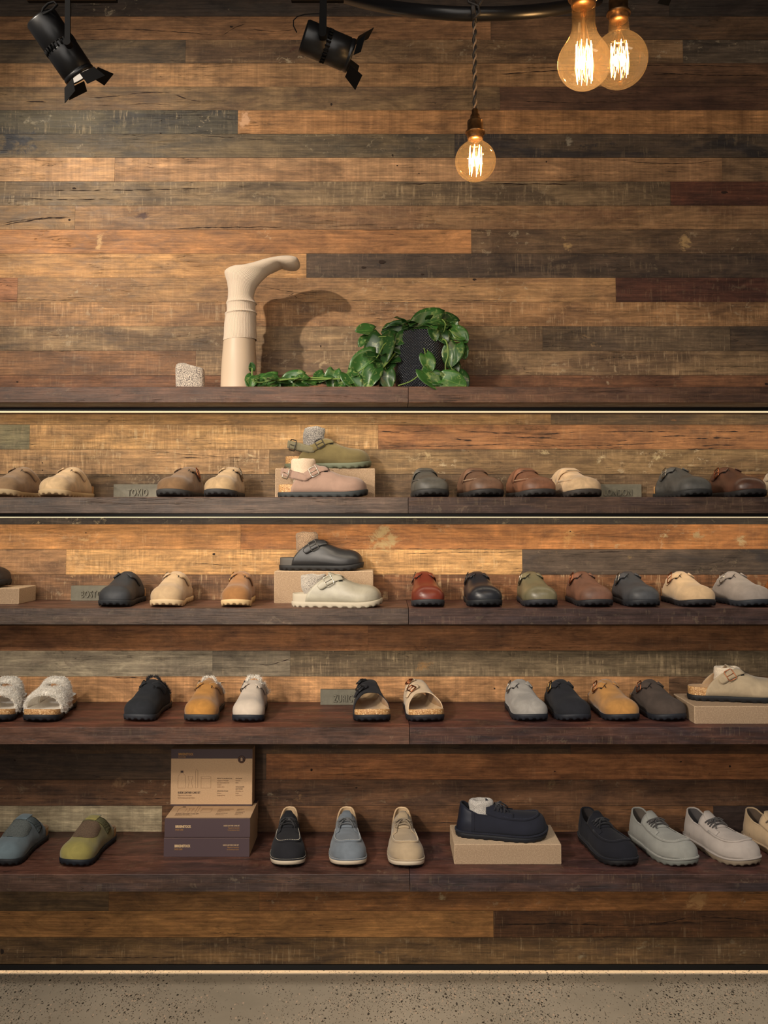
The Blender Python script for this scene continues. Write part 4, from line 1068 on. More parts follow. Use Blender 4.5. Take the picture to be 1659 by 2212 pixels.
clog('clog', (xat(728, -.218, 1.18), -.216, 1.145), R(88), leather((168, 162, 144), .42, .06), 'pale grey smooth clog with matching sole in front of the burlap block', 'clog', 'side-on smooth clogs', side=1, solec=(186, 176, 156), buck='silver', L=.262, flare=.008, evabed=rubber((182, 172, 152)))
clog('clog', (xat(694, -.075, 1.28), -.070, 1.145+.098), R(88), leather((44, 44, 46), .42, .08), 'black smooth clog standing on the burlap block', 'clog', 'side-on smooth clogs', side=1, solec=(44, 44, 46), buck='dark', L=.258, flare=.008, evabed=rubber((84, 80, 76)))
sock_roll('sock', (xat(663, -.07, 1.3), -.070, 1.145+.098+.028), S_BROWN, 'brown flecked wool sock standing in the black clog', .034, .083, top=1149, seed=8, sq=.75)
sock_roll('sock', (xat(677, -.215, 1.2), -.216, 1.145+.028), S_SALT, 'salt and pepper wool sock in the pale grey clog', .037, .064, top=1241, seed=9, sq=.72)

# ---- fourth shelf
sandal('fluffy_sandal', place(12, 4, .165), R(4), SHEAR, 'fluffy white two-strap sandal cut by the left edge', 'sandal', 'fluffy sandals', side=1, kind='fur')
sandal('fluffy_sandal', place(115, 4, .165), R(-2), SHEAR, 'fluffy white two-strap sandal second from the left edge', 'sandal', 'fluffy sandals', side=1, kind='fur')
BLKF = cloth('fleece_black', (24, 24, 26), (50, 50, 54), 300, (.3, .7)); CRF = SHEAR
clog('clog', place(325, 4, .17), R(-7), suede((40, 42, 46), .2), 'black suede clog with black fleece lining', 'clog', 'lined clogs on the fourth shelf', side=1, solec=(64, 68, 76), buck='black', shear=(BLKF, .010), ws=.95)
clog('clog', place(448, 4, .165), R(-3), suede((178, 126, 62), .2), 'golden tan suede clog with white fleece lining', 'clog', 'lined clogs on the fourth shelf', side=1, solec=(66, 68, 74), buck='brass', shear=(CRF, .007), ws=.97)
clog('clog', place(546, 4, .16), R(-2), suede((196, 182, 166), .08), 'pale grey suede clog with fluffy lining', 'clog', 'lined clogs on the fourth shelf', side=1, solec=(40, 46, 58), buck='black', shear=(CRF, .013), ws=.92)
sandal('sandal', place(798, 4, .165), R(4), suede((36, 36, 40), .2), 'black wide-strap sandal in front of the ZURICH block', 'sandal', 'wide-strap sandals', side=1, buck='black', solec=(34, 38, 48))
sandal('sandal', place(906, 4, .165), R(8), suede((206, 182, 150), .1), 'cream wide-strap sandal with copper buckles', 'sandal', 'wide-strap sandals', side=1, buck='copper', solec=(44, 44, 52))
for px, rz, c, lb, bk in ((1128, 5, (152, 148, 142), 'grey suede clog, leftmost of four to the right of the sandals', 'silver'), (1217, 6, (36, 37, 42), 'black suede clog between a grey and a tan one on the fourth shelf', 'brass'),
                          (1316, 8, (176, 128, 70), 'golden tan suede clog with dark sole between two dark clogs', 'copper'), (1412, 10, (76, 66, 60), 'dark brown suede clog left of the long burlap block', 'copper')):
    clog('clog', place(px, 4, .17), R(rz), suede(c, .18), lb, 'clog', 'suede clogs on the fourth shelf', side=1, solec=(42, 46, 56), buck=bk, ws=.98)
clog('clog', (xat(1588, -.215, .88), -.215, .825+.050), R(84), suede((176, 158, 130), .14), 'light taupe suede clog on the block at the right end of the fourth shelf', 'clog', None, side=1, solec=(40, 42, 46), buck='copper', L=.266, flare=.008)
sock_roll('sock', (xat(1561, -.21, .93), -.212, .825+.050+.026), S_WHITE, 'cream bubbly knit sock inside the light taupe clog', .036, .068, top=1440, seed=12, tilt=(.014, 0), sq=.8, slouch=.008)

# ---- lowest shelf
def web(c): return weave('ribbed_webbing', tuple(x*.55 for x in c), c, 1300, 1)
cb, co_ = (98, 112, 118), (140, 130, 72)
clog('clog', place(46, 5, .165), R(-8), suede(cb, .14), 'blue grey clog with knitted panel at the left edge of the lowest shelf', 'clog', 'webbing-strap clogs', side=1, solec=(38, 40, 44), webbing=web((112, 122, 124)), knit=(weave('knit_panel_grey', (70, 76, 76), (120, 124, 120), 1600), cb))
clog('clog', place(196, 5, .160), R(-10), suede(co_, .14), 'olive yellow clog with brown knitted panel', 'clog', 'webbing-strap clogs', side=1, solec=(34, 40, 50), webbing=web((128, 124, 88)), knit=(weave('knit_panel_brown', (82, 66, 54), (124, 104, 84), 1600), co_))
moc('lace_up_shoe', place(623, 5, .165), R(4), suede((34, 34, 38), .15), 'black lace-up shoe with white sole beside the care boxes', 'shoe', 'white-soled lace-up shoes', lace=(44, 42, 44), stitch=(214, 204, 184), ws=.86)
moc('lace_up_shoe', place(750, 5, .165), R(3), suede((108, 116, 124), .14), 'blue grey lace-up shoe with white sole', 'shoe', 'white-soled lace-up shoes', lace=(110, 112, 114), stitch=(196, 196, 190), ws=.92)
moc('lace_up_shoe', place(873, 5, .160), R(2), suede((168, 148, 120), .1), 'beige lace-up shoe with white sole', 'shoe', 'white-soled lace-up shoes', lace=(160, 142, 118), stitch=(226, 214, 190), ws=.89)
NAVY = leather((26, 30, 42), .36, .1)
moc('lace_up_shoe', (xat(1083, -.195, .5), -.195, .425+.056), R(84), suede((32, 34, 44), .1), 'navy lace-up shoe in profile on the burlap block', 'shoe', None, lace=(34, 34, 42), stitch=(50, 54, 70), lining=(40, 38, 42), style='crepe', solec=(30, 34, 44), ws=1.0, heelm=NAVY)
sock_roll('sock', (xat(1036, -.19, .56), -.195, .425+.056+.028), S_LIGHT, 'light grey flecked sock in the navy shoe', .035, .082, top=1726, seed=14, sq=.66, tilt=(.004, 0))
moc('lace_up_shoe', place(1305, 5, .165), R(14), suede((28, 29, 36), .15), 'black suede lace-up shoe right of the burlap block', 'shoe', 'tonal-soled lace-up shoes', lace=(32, 32, 38), stitch=(60, 60, 68), lining=(52, 48, 48), style='crepe', solec=(34, 33, 36), ws=.92)
moc('lace_up_shoe', place(1425, 5, .165), R(18), suede((142, 142, 136), .1), 'mid grey lace-up shoe with dark laces and tan lining', 'shoe', 'tonal-soled lace-up shoes', lace=(80, 76, 74), stitch=(190, 190, 182), lining=(96, 88, 80), style='crepe', solec=(112, 114, 108), ws=.98)
moc('lace_up_shoe', place(1552, 5, .165), R(21), suede((172, 162, 154), .08), 'light stone grey lace-up shoe', 'shoe', 'tonal-soled lace-up shoes', lace=(84, 80, 78), stitch=(160, 152, 144), lining=(88, 84, 84), style='crepe', solec=(132, 118, 100), ws=1.02)
moc('lace_up_shoe', place(1684, 5, .165), R(21), suede((186, 160, 126), .08), 'sand coloured lace-up shoe cut by the right edge', 'shoe', 'tonal-soled lace-up shoes', lace=(120, 100, 80), stitch=(200, 180, 150), lining=(100, 84, 70), style='crepe', solec=(140, 118, 90), ws=1.0)

# ------------------------------------------------------------------ care boxes
KRAFT = NT('kraft_card'); _n = KRAFT.noise(KRAFT.coord(), 300, 4); KRAFT = KRAFT.set(Base_Color=KRAFT.ramp(_n, [(.3, rgba((192, 158, 122))), (.7, rgba((204, 170, 132)))]), Roughness=.7)
PLUM = plain('card_plum', (72, 56, 60), .55); INK = plain('ink_dark', (66, 50, 44), .7); INKL = plain('ink_faint', (140, 110, 84), .7); GOLD = plain('ink_cream', (214, 182, 136), .6); GOLDF = plain('ink_gold', (170, 124, 60), .6)
BW, BH, BD = .2475, .0535, .168       # width, thickness, depth
def care_box(label, flat=True):
    r = tag(empty('care_box', (0, 0, 0)), label, 'box', 'shoe care boxes')
    b = MB(); b.box((-BW/2, 0, 0), (BW/2, BD, BH)); b.build('carton', KRAFT, r, smooth=False, bevel=.0008)
    b = MB(); b.box((-BW/2-.0002, -.0007, .0006), (BW/2+.0002, .0006, BH-.0006)); b.build('front_panel', PLUM, r, smooth=False)
    b = MB(); b.box((-BW/2+.0006, .016, BH-.0004), (BW/2-.0006, .0165, BH+.0004)); 
    put_text('BIRKENSTOCK', .0098, .0001, (-BW/2+.031, -.0011, .0275), GOLD, r, xs=.70, align='LEFT', name='brand_print', bold=.0003)
    put_text('SHOE CARE', .0066, .0001, (-BW/2+.031, -.0011, .0195), GOLDF, r, xs=.66, align='LEFT', name='subtitle_print')
    put_text('SUEDE LEATHER CARE SET', .0056, .0001, (BW/2-.030, -.0011, .0315), GOLD, r, xs=.70, align='RIGHT', name='title_print')
    for i, s in enumerate(('Pflege-Set fur Veloursleder', 'Kit d\'entretien pour nubuck')):
        put_text(s, .0046, .0001, (BW/2-.030, -.0011, .0255-.006*i), GOLDF, r, xs=.66, align='RIGHT', name='fine_print')
    # printed lid (top, dark rim towards the front edge)
    b = MB(); b.box((-BW/2+.0002, -.0002, BH-.0002), (BW/2-.0002, .004, BH+.0004)); b.build('lid_edge', PLUM, r, smooth=False)
    b = MB(); b.box((-BW/2+.0002, BD-.028, BH-.0002), (BW/2-.0002, BD+.0002, BH+.0004)); b.build('lid_band', PLUM, r, smooth=False)
    z = BH+.0006; T = lambda s, sz, x, y, mt, al='LEFT', xs=.7, nm='lid_print', bd=0: put_text(s, sz, .0001, (x, y, z), mt, r, xs=xs, align=al, name=nm, rot=(0, 0, 0), bold=bd)
    x0 = -BW/2+.022
    T('SUEDE LEATHER CARE SET', .0080, x0, .036, INK, xs=.72, bd=.0002)
    T('Pflege-Set fur Veloursleder', .0056, x0, .029, INKL); T('Kit d\'entretien pour cuir velours', .0056, x0, .0215, INKL)
    T('BIRKENSTOCK', .0098, x0, BD-.018, GOLDF, bd=.0003); T('SHOE CARE', .0062, x0, BD-.0255, PLUM if False else GOLDF)
    for i, (s, m_) in enumerate((('PROTECT & CARE PROTECTOR', INK), ('Impregnierer, Veloursleder', INKL), ('Spray impermeabilisant pour', INKL), ('le nubuck', INKL), ('Contents 100 ml', INKL), ('', INKL), ('APPLICATION SPONGE', INK), ('Schwamm', INKL), ('Eponge applicateur', INKL))):
        if s: T(s, .0046, .017, .079-.0062*i, m_)
    for i, (s, m_) in enumerate((('SUEDE BRUSH', INK), ('Raubuerste', INKL), ('Brosse', INKL), ('', INKL), ('LEATHER & SUEDE', INK), ('AND CLEANER', INK), ('Velourspflege und', INKL), ('Reiniger', INKL), ('Nettoyant cuir', INKL))):
        if s: T(s, .0046, .073, .079-.0062*i, m_)
    # line drawings: bottle, brush, bar, jar
    b = MB()
    def loop(pts): 
        q = [Vector((x, y, z)) for x, y in pts]; q.append(q[0]); b.tube(q, .00026, 4, cap=False)
    X = x0
    loop([(X, .052), (X, .088), (X+.005, .093), (X+.007, .096), (X+.007, .104), (X+.016, .104), (X+.016, .096), (X+.018, .093), (X+.023, .088), (X+.023, .052)])
    loop([(X+.030, .052), (X+.034, .072), (X+.030, .088), (X+.045, .088), (X+.041, .072), (X+.045, .052)])
    loop([(X+.053, .052), (X+.053, .104), (X+.056, .109), (X+.060, .104), (X+.060, .052)])
    loop([(X+.070, .052), (X+.070, .086), (X+.100, .086), (X+.100, .052)]); loop([(X+.072, .080), (X+.072, .086), (X+.098, .086), (X+.098, .080)])
    b.build('line_drawing', INKL, r)
    b = MB(); b.box((X+.008, .098, z-.0002), (X+.0155, .104, z+.0001)); b.build('bottle_cap_print', INK, r, smooth=False)
    # round emblem over the band edge
    b = MB(); b.lathe([(.0001, z+.0003), (.0115, z+.0003), (.0115, z-.0002)], c=(BW/2-.033, BD-.030, 0), seg=32); b.build('seal', PLUM, r)
    b = MB(); pts = [Vector((BW/2-.033+.0090*math.cos(2*PI*k/32), BD-.030+.0090*math.sin(2*PI*k/32), z+.0004)) for k in range(33)]; b.tube(pts, .00035, 4, cap=False); b.build('seal_ring', GOLDF, r)
    me = text_mesh('B', .0125, .0001, .9, bold=.0004); o = link('seal_letter', me, KRAFT, r); o.location = (BW/2-.033, BD-.0345, z+.0005)
    return r
def copy_tree(o):
    c = o.copy(); COL.objects.link(c)
    for ch in [q for q in bpy.data.objects if q.parent == o]:
        d = ch.copy(); COL.objects.link(d); d.parent = c
    return c
z5 = SH[5][0]; yb = -.205
bx = care_box('lower of the two flat dark plum shoe care boxes, lying on the lowest shelf')
bx.location = (xat(446, yb, z5), yb, z5)
b2 = copy_tree(bx); b2['label'] = 'upper flat dark plum shoe care box, lying on another box'; b2.location = (xat(447, yb, z5), yb+.001, z5+BH+.0012)
b3 = copy_tree(bx); b3['label'] = 'kraft brown shoe care box standing upright at the back of the box stack'
b3.rotation_euler = (PI/2, 0, 0); b3.location = (xat(461.5, -.06, z5+.2), -.092+BH, z5+2*BH+.0022)

# ------------------------------------------------------------------ folded sock and mannequin leg
b = MB(); o = None
rows = []; nn = 32
for u, k in ((0, .96), (.1, 1.0), (.3, 1.0), (.55, 1.01), (.8, 1.0), (.93, .97), (1.0, .86), (1.02, .6), (1.02, .2)):
    row = []
    for i in range(nn):
        a = 2*PI*i/nn; cx_ = math.copysign(abs(math.cos(a))**.55, math.cos(a)); sy = math.copysign(abs(math.sin(a))**.7, math.sin(a))
        row.append((.0445*k*cx_*(1+.03*mnoise.noise(Vector((cx_*2, sy, u*3))))-.003*u, .02*k*sy, .088*u*(1-.07*cx_)+.003*mnoise.noise(Vector((cx_*3, sy*2, 4)))))
    rows.append(row)
n0 = b.grid(rows, wrap=True); b.face([n0+k for k in range(nn)][::-1]); b.face([n0+8*nn+k for k in range(nn)])
o = b.build('folded_sock', cloth('knit_coarse', (84, 76, 78), (222, 210, 192), 480, (.42, .56), stretch=(1.5, 1.5, .7)), None); o.location = (xat(412, -.13, 1.83), -.13, SH[1][0]); s = o.modifiers.new('smooth', 'SUBSURF'); s.levels = 1; s.render_levels = 1
tag(o, 'folded salt and pepper wool sock standing on the top shelf left of the leg', 'sock')

LY = -.14
leg = tag(empty('mannequin_leg', (xat(516, LY, 1.8), LY, SH[1][0])), 'upside-down beige mannequin leg wearing a cream ribbed sock on the top shelf', 'display leg')
def lp_(px, py): p = at(px, py, LY); return Vector((p.x-leg.location.x, 0, p.z-leg.location.z))
def section_tube(secs, n=40, sub=6, fn=None):
    """secs: (left px, left py, right px, right py, depth half): loft of ellipses between two outline points"""
    cs = []
    for (x0, y0, x1, y1, dh) in secs:
        a, c = lp_(x0, y0), lp_(x1, y1); cs.append(((a+c)/2, (c-a)/2, dh))
    out = []; m = len(cs)-1
    for i in range(m*sub+1):
        u = i/sub; k = min(int(u), m-1); f = u-k
        def cr(g):
            p0, p1, p2, p3 = g(max(0, k-1)), g(k), g(k+1), g(min(m, k+2))
            return .5*((2*p1)+(-p0+p2)*f+(2*p0-5*p1+4*p2-p3)*f*f+(-p0+3*p1-3*p2+p3)*f**3)
        C = cr(lambda q: cs[q][0]); A_ = cr(lambda q: cs[q][1]); D = cr(lambda q: cs[q][2])
        row = []
        for j in range(n):
            a = 2*PI*j/n; k_ = fn(i/(m*sub), a) if fn else 1
            row.append(C + A_*math.cos(a)*k_ + Vector((0, math.sin(a)*D*k_, 0)))
        out.append(row)
    return out
zl = SH[1][0]
skin = plain('mannequin_shell', (206, 184, 158), .42)
b = MB(); rows = section_tube([(477, 876, 553, 876, .053), (477, 835, 554, 835, .054), (479, 790, 554, 790, .055), (482, 750, 552, 750, .051), (485, 715, 551, 715, .047)])
for rw in rows[:7]:
    for q in rw: q.z = max(q.z, 0)
for q in rows[0]: q.z = 0
n0 = b.grid(rows, wrap=True); b.face([n0+k for k in range(40)][::-1]); b.build('calf', skin, leg)
def rib_mat():
    t = NT('sock_ribbed'); at_ = t.n('ShaderNodeAttribute', attribute_name='ribu').outputs['Fac']
    w = t.math('SINE', t.math('MULTIPLY', at_, 2*PI*44)); co = t.coord(); g = t.noise(t.coord(scale=(1, 1, 2.2)), 520, 3)
    h = t.math('ADD', t.math('MULTIPLY', w, .5), t.math('MULTIPLY', g, .8))
    cc = t.ramp(h, [(.0, rgba((196, 172, 148))), (.62, rgba((240, 222, 198)))]); cc = t.mix(t.math('MULTIPLY', g, .35), cc, rgba((236, 220, 198)))
    t.bump(h, .5, .0012); return t.set(Base_Color=cc, Roughness=.95, Specular_IOR_Level=.12, Sheen_Weight=.3)
RIB = rib_mat()
def ribbed(name, rows, parent, cap=True):
    b = MB(); n = len(rows[0]); n0 = b.grid(rows, wrap=True)
    if cap: b.face([n0+(len(rows)-1)*n+k for k in range(n)])
    o = b.build(name, RIB, parent); a = o.data.attributes.new('ribu', 'FLOAT', 'POINT')
    a.data.foreach_set('value', [abs((i % n)/n*2-1) for i in range(len(o.data.vertices))]); return o
def fold(u, a): return 1+.010*mnoise.noise(Vector((u*14, math.cos(a)*1.5, math.sin(a)*1.5)))+.02*max(0, math.sin(u*60))*max(0, mnoise.noise(Vector((u*9, 1, 2))))
sk = section_tube([(482, 738, 554, 734, .050), (484, 725, 554, 722, .051), (485, 700, 553, 697, .049), (487, 684, 553, 680, .047), (486, 679, 555, 677, .050), (490, 674, 552, 672, .045), (490, 660, 552, 658, .044), (489, 655, 555, 656, .047), (492, 648, 552, 652, .042),
                   (493, 630, 548, 642, .040), (491, 612, 552, 626, .039), (487, 598, 560, 613, .040), (486, 586, 570, 602, .040), (500, 577, 582, 592, .041), (520, 575, 590, 588, .041), (545, 570, 600, 583, .042), (570, 563, 610, 578, .044), (592, 558, 616, 580, .045), (612, 555, 626, 583, .045), (630, 555, 638, 583, .042), (642, 558, 646, 578, .030), (647, 566, 648, 572, .010)], n=72, sub=5, fn=fold)
ribbed('ribbed_sock', sk, leg)

# ------------------------------------------------------------------ potted pothos
PY = -.15
px0 = xat(908, PY, 1.86); zt = SH[1][0]
pl = tag(empty('potted_pothos', (px0, PY, zt)), 'trailing green pothos in a black woven-texture pot on the top shelf', 'plant')
t = NT('pot_woven'); tc = t.n('ShaderNodeTexCoord'); sx = t.n('ShaderNodeSeparateXYZ'); t.l(tc.outputs['Object'], sx.inputs[0])
ang = t.math('MULTIPLY', t.math('ARCTAN2', sx.outputs[1], sx.outputs[0]), 27.0); zz = t.math('MULTIPLY', sx.outputs[2], 370.0)
hh = t.math('ABSOLUTE', t.math('MULTIPLY', t.math('SINE', t.math('ADD', ang, zz)), t.math('SINE', t.math('SUBTRACT', ang, zz))))
t.bump(hh, 1.0, .0030)
POT = t.set(Base_Color=t.ramp(hh, [(0, rgba((14, 15, 18))), (.7, rgba((66, 70, 78)))]), Roughness=.3, Specular_IOR_Level=.8)  # raised weave coloured lighter and bluish, standing in for its glossy highlights
b = MB(); prof = [(.0, 0), (.066, 0), (.072, .004), (.0765, .03), (.080, .07), (.0795, .11), (.076, .15), (.070, .178), (.0675, .184), (.064, .184), (.066, .165), (.0, .160)]
b.lathe(prof, seg=64); b.build('pot', POT, pl)
b = MB(); b.lathe([(0, .169), (.066, .166)], seg=32); b.build('soil', plain('soil', (44, 32, 24), .95), pl)
t = NT('pothos_leaf'); at_ = t.n('ShaderNodeAttribute', attribute_name='leaf'); ls = t.n('ShaderNodeSeparateColor'); t.l(at_.outputs['Color'], ls.inputs[0])
co = t.coord(); vn = t.noise(co, 60, 4, .6, 1.2)
base = t.mix(ls.outputs[2], rgba((18, 48, 22)), rgba((62, 106, 46)))
base = t.mix(t.math('MULTIPLY', t.ramp(vn, [(.55, (0,)*3), (.64, (1,)*3)]), .55), base, rgba((140, 156, 92)))
mid = t.ramp(t.math('ABSOLUTE', ls.outputs[0]), [(.0, (1,)*3), (.05, (0,)*3)])
base = t.mix(t.math('MULTIPLY', mid, .5), base, rgba((120, 156, 80)))
LEAF = t.set(Base_Color=base, Roughness=.32, Specular_IOR_Level=.5, Subsurface_Weight=0.0, Transmission_Weight=0.0)
LV = []; LF = []; LA = []
def leaf(p, d, nrm, size, tone=.5, curl=.25, fold_=.25):
    d = d.normalized(); nrm = (nrm-d*nrm.dot(d)).normalized(); s = d.cross(nrm); n0 = len(LV); nu, nv = 11, 8
    for i in range(nu+1):
        u = i/nu; w = size*.40*(math.sin(PI*min(1, u**.62))**.8) if u > 0 else 0
        w = size*.52*((u+.04)**.42)*((1-u)**.66)*1.6
        for j in range(-nv//2, nv//2+1):
            v = j/(nv/2); back = -.16*size*(abs(v)**1.2)*(1-u)**3
            c = p+d*(size*u+back*(1 if u < .5 else 0))+s*(w*v)+nrm*(fold_*w*abs(v)-curl*size*u*u+.03*size*math.sin(u*7+v*3))
            LV.append(c); LA.append((abs(v), u, tone, 1))
    m = nv+1
    for i in range(nu):
        for j in range(nv): LF.append((n0+i*m+j, n0+i*m+j+1, n0+(i+1)*m+j+1, n0+(i+1)*m+j))
rnd = random.Random(21)
leaves = [  # base px, tip px, extra depth towards camera, tone
 (955,690,893,706,.08,.6),(985,700,950,686,.05,.3),(890,722,835,716,.06,.5),(800,728,779,742,.05,.7),(808,714,776,712,.05,.6),(905,708,868,712,.04,.3),(826,726,812,790,.10,.4),(812,770,764,806,.10,.7),(806,752,790,772,.05,.4),
 (812,795,790,832,.13,.6),(836,800,838,834,.13,.4),(722,800,716,833,.12,.7),(700,806,683,820,.12,.6),(655,818,610,829,.12,.8),(640,812,662,832,.12,.6),(600,816,562,833,.12,.8),(590,822,600,834,.13,.5),(575,815,555,832,.12,.6),
 (745,822,728,836,.12,.4),(760,814,752,834,.12,.3),(748,806,772,834,.13,.5),(918,766,930,795,.17,.7),(912,800,944,832,.17,.6),(925,812,958,822,.17,.4),(955,818,1000,832,.17,.8),(985,742,970,784,.10,.8),(992,745,1002,768,.08,.6),
 (970,712,998,728,.08,.7),(985,712,1005,734,.09,.7),(968,720,984,700,.05,.6),(968,800,985,828,.10,.5),(990,805,1004,832,.09,.3),(930,722,916,742,.10,.3),(934,708,940,730,.11,.4),(905,716,888,735,.09,.5),(862,740,840,768,.08,.3),(858,728,826,742,.08,.4),
 (838,765,826,792,.08,.5),(846,775,832,800,.09,.4),(818,748,803,760,.06,.6),(850,735,868,758,.09,.3),(545,800,544,788,.12,.5),(546,812,540,832,.13,.6),(880,722,860,738,.09,.6),(950,716,962,736,.10,.3),(975,778,985,800,.08,.4),(1000,820,1006,836,.06,.3)]
for (bx_, by_, tx, ty, dep, tone) in leaves:
    Y = -.10-dep; p = at(bx_, by_, Y); q = at(tx, ty, Y-.012+rnd.uniform(-.01, .01))
    if q.z < zt+.004: q.z = zt+.004
    size = (q-p).length*1.12+.006
    nrm = Vector((rnd.uniform(-.3, .3), -1, rnd.uniform(.1, .5)))
    leaf(p, q-p, nrm, size, tone*rnd.uniform(.7, 1.1), curl=.12)
for k in range(34):
    a = rnd.uniform(0, 2*PI); rr = rnd.uniform(.02, .06); p = Vector((px0+rr*math.cos(a), PY+rr*math.sin(a), zt+.18+rnd.uniform(0, .03)))
    d = Vector((math.cos(a), math.sin(a), rnd.uniform(-.5, .7))); leaf(p+d*.012, d, Vector((0, -.5, 1)), rnd.uniform(.03, .052), rnd.uniform(.1, .7), .3)
for k in range(46):   # the trailing heap left of the pot, and leaves lying along the shelf
    x = 1-abs(rnd.gauss(0, .42)); px_ = 850-rnd.random()**1.6*115; Y = rnd.uniform(-.22, -.10); p = at(px_, 800, Y); hmax = max(.02, .13*(1-(850-px_)/115)**1.0)
    p.z = zt+.02+rnd.random()*hmax; d = Vector((rnd.uniform(-1, .6), rnd.uniform(-1, .2), rnd.uniform(-.8, .3)))
    q = p+d.normalized()*.05
    if q.z < zt+.005: d.z = max(d.z, -.1)
    leaf(p, d, Vector((rnd.uniform(-.4, .4), -.8, .8)), rnd.uniform(.03, .052), rnd.uniform(.05, .6), .15)
for k in range(22):
    px_ = rnd.uniform(560, 760); Y = rnd.uniform(-.27, -.2); p = at(px_, 820, Y); p.z = zt+rnd.uniform(.012, .028); d = Vector((rnd.choice((-1, 1)), rnd.uniform(-.6, .6), rnd.uniform(-.15, .35)))
    leaf(p, d, Vector((0, -.7, 1)), rnd.uniform(.03, .048), rnd.uniform(.3, .8), .1)
me = bpy.data.meshes.new('foliage'); me.from_pydata([tuple(Vector(v)-Vector((px0, PY, zt))) for v in LV], [], LF)
a = me.color_attributes.new('leaf', 'FLOAT_COLOR', 'POINT'); a.data.foreach_set('color', np.array(LA, np.float32).ravel())
o = link('foliage', me, LEAF, pl, True); solidify(o, .0006)
b = MB(); off = Vector((px0, PY, zt))
def vine(pts, r=.0020):
    q = []
    P_ = [at(x, y, Y)-off for x, y, Y in pts]
    for i in range(len(P_)-1):
        for k in range(6):
            f = k/6; p0, p1, p2, p3 = P_[max(0, i-1)], P_[i], P_[i+1], P_[min(len(P_)-1, i+2)]
            q.append(.5*((2*p1)+(-p0+p2)*f+(2*p0-5*p1+4*p2-p3)*f*f+(-p0+3*p1-3*p2+p3)*f**3))
    q.append(P_[-1]); b.tube(q, r, 6)
vine([(905,738,-.18), (918,760,-.24), (912,800,-.245), (890,822,-.25), (860,833,-.25)]); vine([(918,740,-.20), (925,770,-.24), (915,808,-.24)])
vine([(940,735,-.17), (962,735,-.22), (968,765,-.23), (962,790,-.23), (965,815,-.23)], .0026); vine([(930,738,-.16), (955,722,-.2), (962,700,-.2), (955,690,-.19)]); vine([(960,732,-.2), (985,738,-.2), (1000,735,-.19)])
vine([(880,738,-.17), (845,728,-.2), (815,728,-.2), (798,734,-.18)]); vine([(880,738,-.17), (835,740,-.21), (812,775,-.22), (772,804,-.22)]); vine([(870,738,-.16), (840,780,-.22), (800,815,-.23), (740,818,-.24), (680,820,-.25), (610,820,-.25), (560,826,-.26), (546,815,-.26), (545,795,-.26)], .0024)
vine([(720,818,-.24), (660,816,-.25), (600,822,-.26)], .0026); vine([(825,745,-.2), (828,780,-.2), (838,810,-.22), (850,828,-.23)])
vine([(970,712,-.19), (985,725,-.2), (1003,735,-.19)], .0015); vine([(968,780,-.22), (978,800,-.22), (990,812,-.2)], .0015)
b.build('vine', plain('stem_green', (112, 140, 66), .5), pl)

# ------------------------------------------------------------------ ring rail, lamps, track lights
BK = NT('black_enamel'); BK = BK.set(Base_Color=rgba((18, 18, 20)), Roughness=.36, Specular_IOR_Level=.5)
BKM = plain('black_matt', (16, 16, 17), .8, 0, .15)
# bent tube ring of a hanging rack, seen from below
ry = -.95
ring = tag(empty('hanging_ring', (0, 0, 0)), 'bent black steel tube arching across the top of the photo', 'lamp rack')
pts = []
c1, c2, c3 = at(735, -10, -.72), at(1010, 30, -1.05), at(1290, 0, -.75)
def br(p0, p1, p2, n=28):
    return [p0*(1-u)**2+p1*2*u*(1-u)+p2*u*u for u in [i/n for i in range(n+1)]]
q1 = c2*2-(c1+c3)/2
pts = br(c1, q1, c3)
# close the ring behind, above the frame
back = [c3+(c1-c3)*(i/10)+Vector((0, .28*math.sin(PI*i/10), .035*math.sin(PI*i/10)+.0)) for i in range(1, 10)]
b = MB(); b.tube(pts, .0145, 14); b.build('ring_tube', BK, ring)
b = MB()
for f in (4, 24): b.tube([pts[f]+Vector((0, 0, .012)), Vector((pts[f].x, pts[f].y, 3.36))], .005, 8)
b.build('hanger_rod', BK, ring)
CORD = NT('twisted_flex'); w = CORD.n('ShaderNodeTexWave', bands_direction='Z'); w.inputs['Scale'].default_value = 20; CORD.l(CORD.coord(), w.inputs['Vector']); CORD = CORD.set(Base_Color=rgba((34, 30, 28)), Roughness=.6)
CORD2 = plain('flex_highlight', (128, 108, 88), .5)
BRASS = NT('aged_brass'); _b = BRASS.noise(BRASS.coord(), 90, 4); BRASS = BRASS.set(Base_Color=BRASS.ramp(_b, [(.3, rgba((92, 66, 44))), (.7, rgba((150, 112, 74)))]), Metallic=.9, Roughness=.34)
FIL = emit('filament_glow', (1, .70, .36), 24)
GL = NT('amber_glass')
gls = GL.n('ShaderNodeBsdfGlass'); gls.inputs['IOR'].default_value = 1.12; gls.inputs['Roughness'].default_value = 0; gls.inputs['Color'].default_value = (1, .86, .62, 1)
tr = GL.n('ShaderNodeBsdfTransparent'); tr.inputs[0].default_value = (1, .86, .64, 1); gy = GL.n('ShaderNodeBsdfGlossy'); gy.inputs['Roughness'].default_value = .02; gy.inputs[0].default_value = (1, .88, .7, 1)
lw = GL.n('ShaderNodeLayerWeight'); lw.inputs['Blend'].default_value = .32
mx = GL.n('ShaderNodeMixShader'); GL.l(GL.math('ADD', GL.math('MULTIPLY', lw.outputs['Facing'], .5), .05), mx.inputs[0]); GL.l(tr.outputs[0], mx.inputs[1]); GL.l(gy.outputs[0], mx.inputs[2]); tl = GL.n('ShaderNodeBsdfTranslucent'); tl.inputs[0].default_value = (1, .72, .42, 1); m2 = GL.n('ShaderNodeMixShader'); m2.inputs[0].default_value = .018
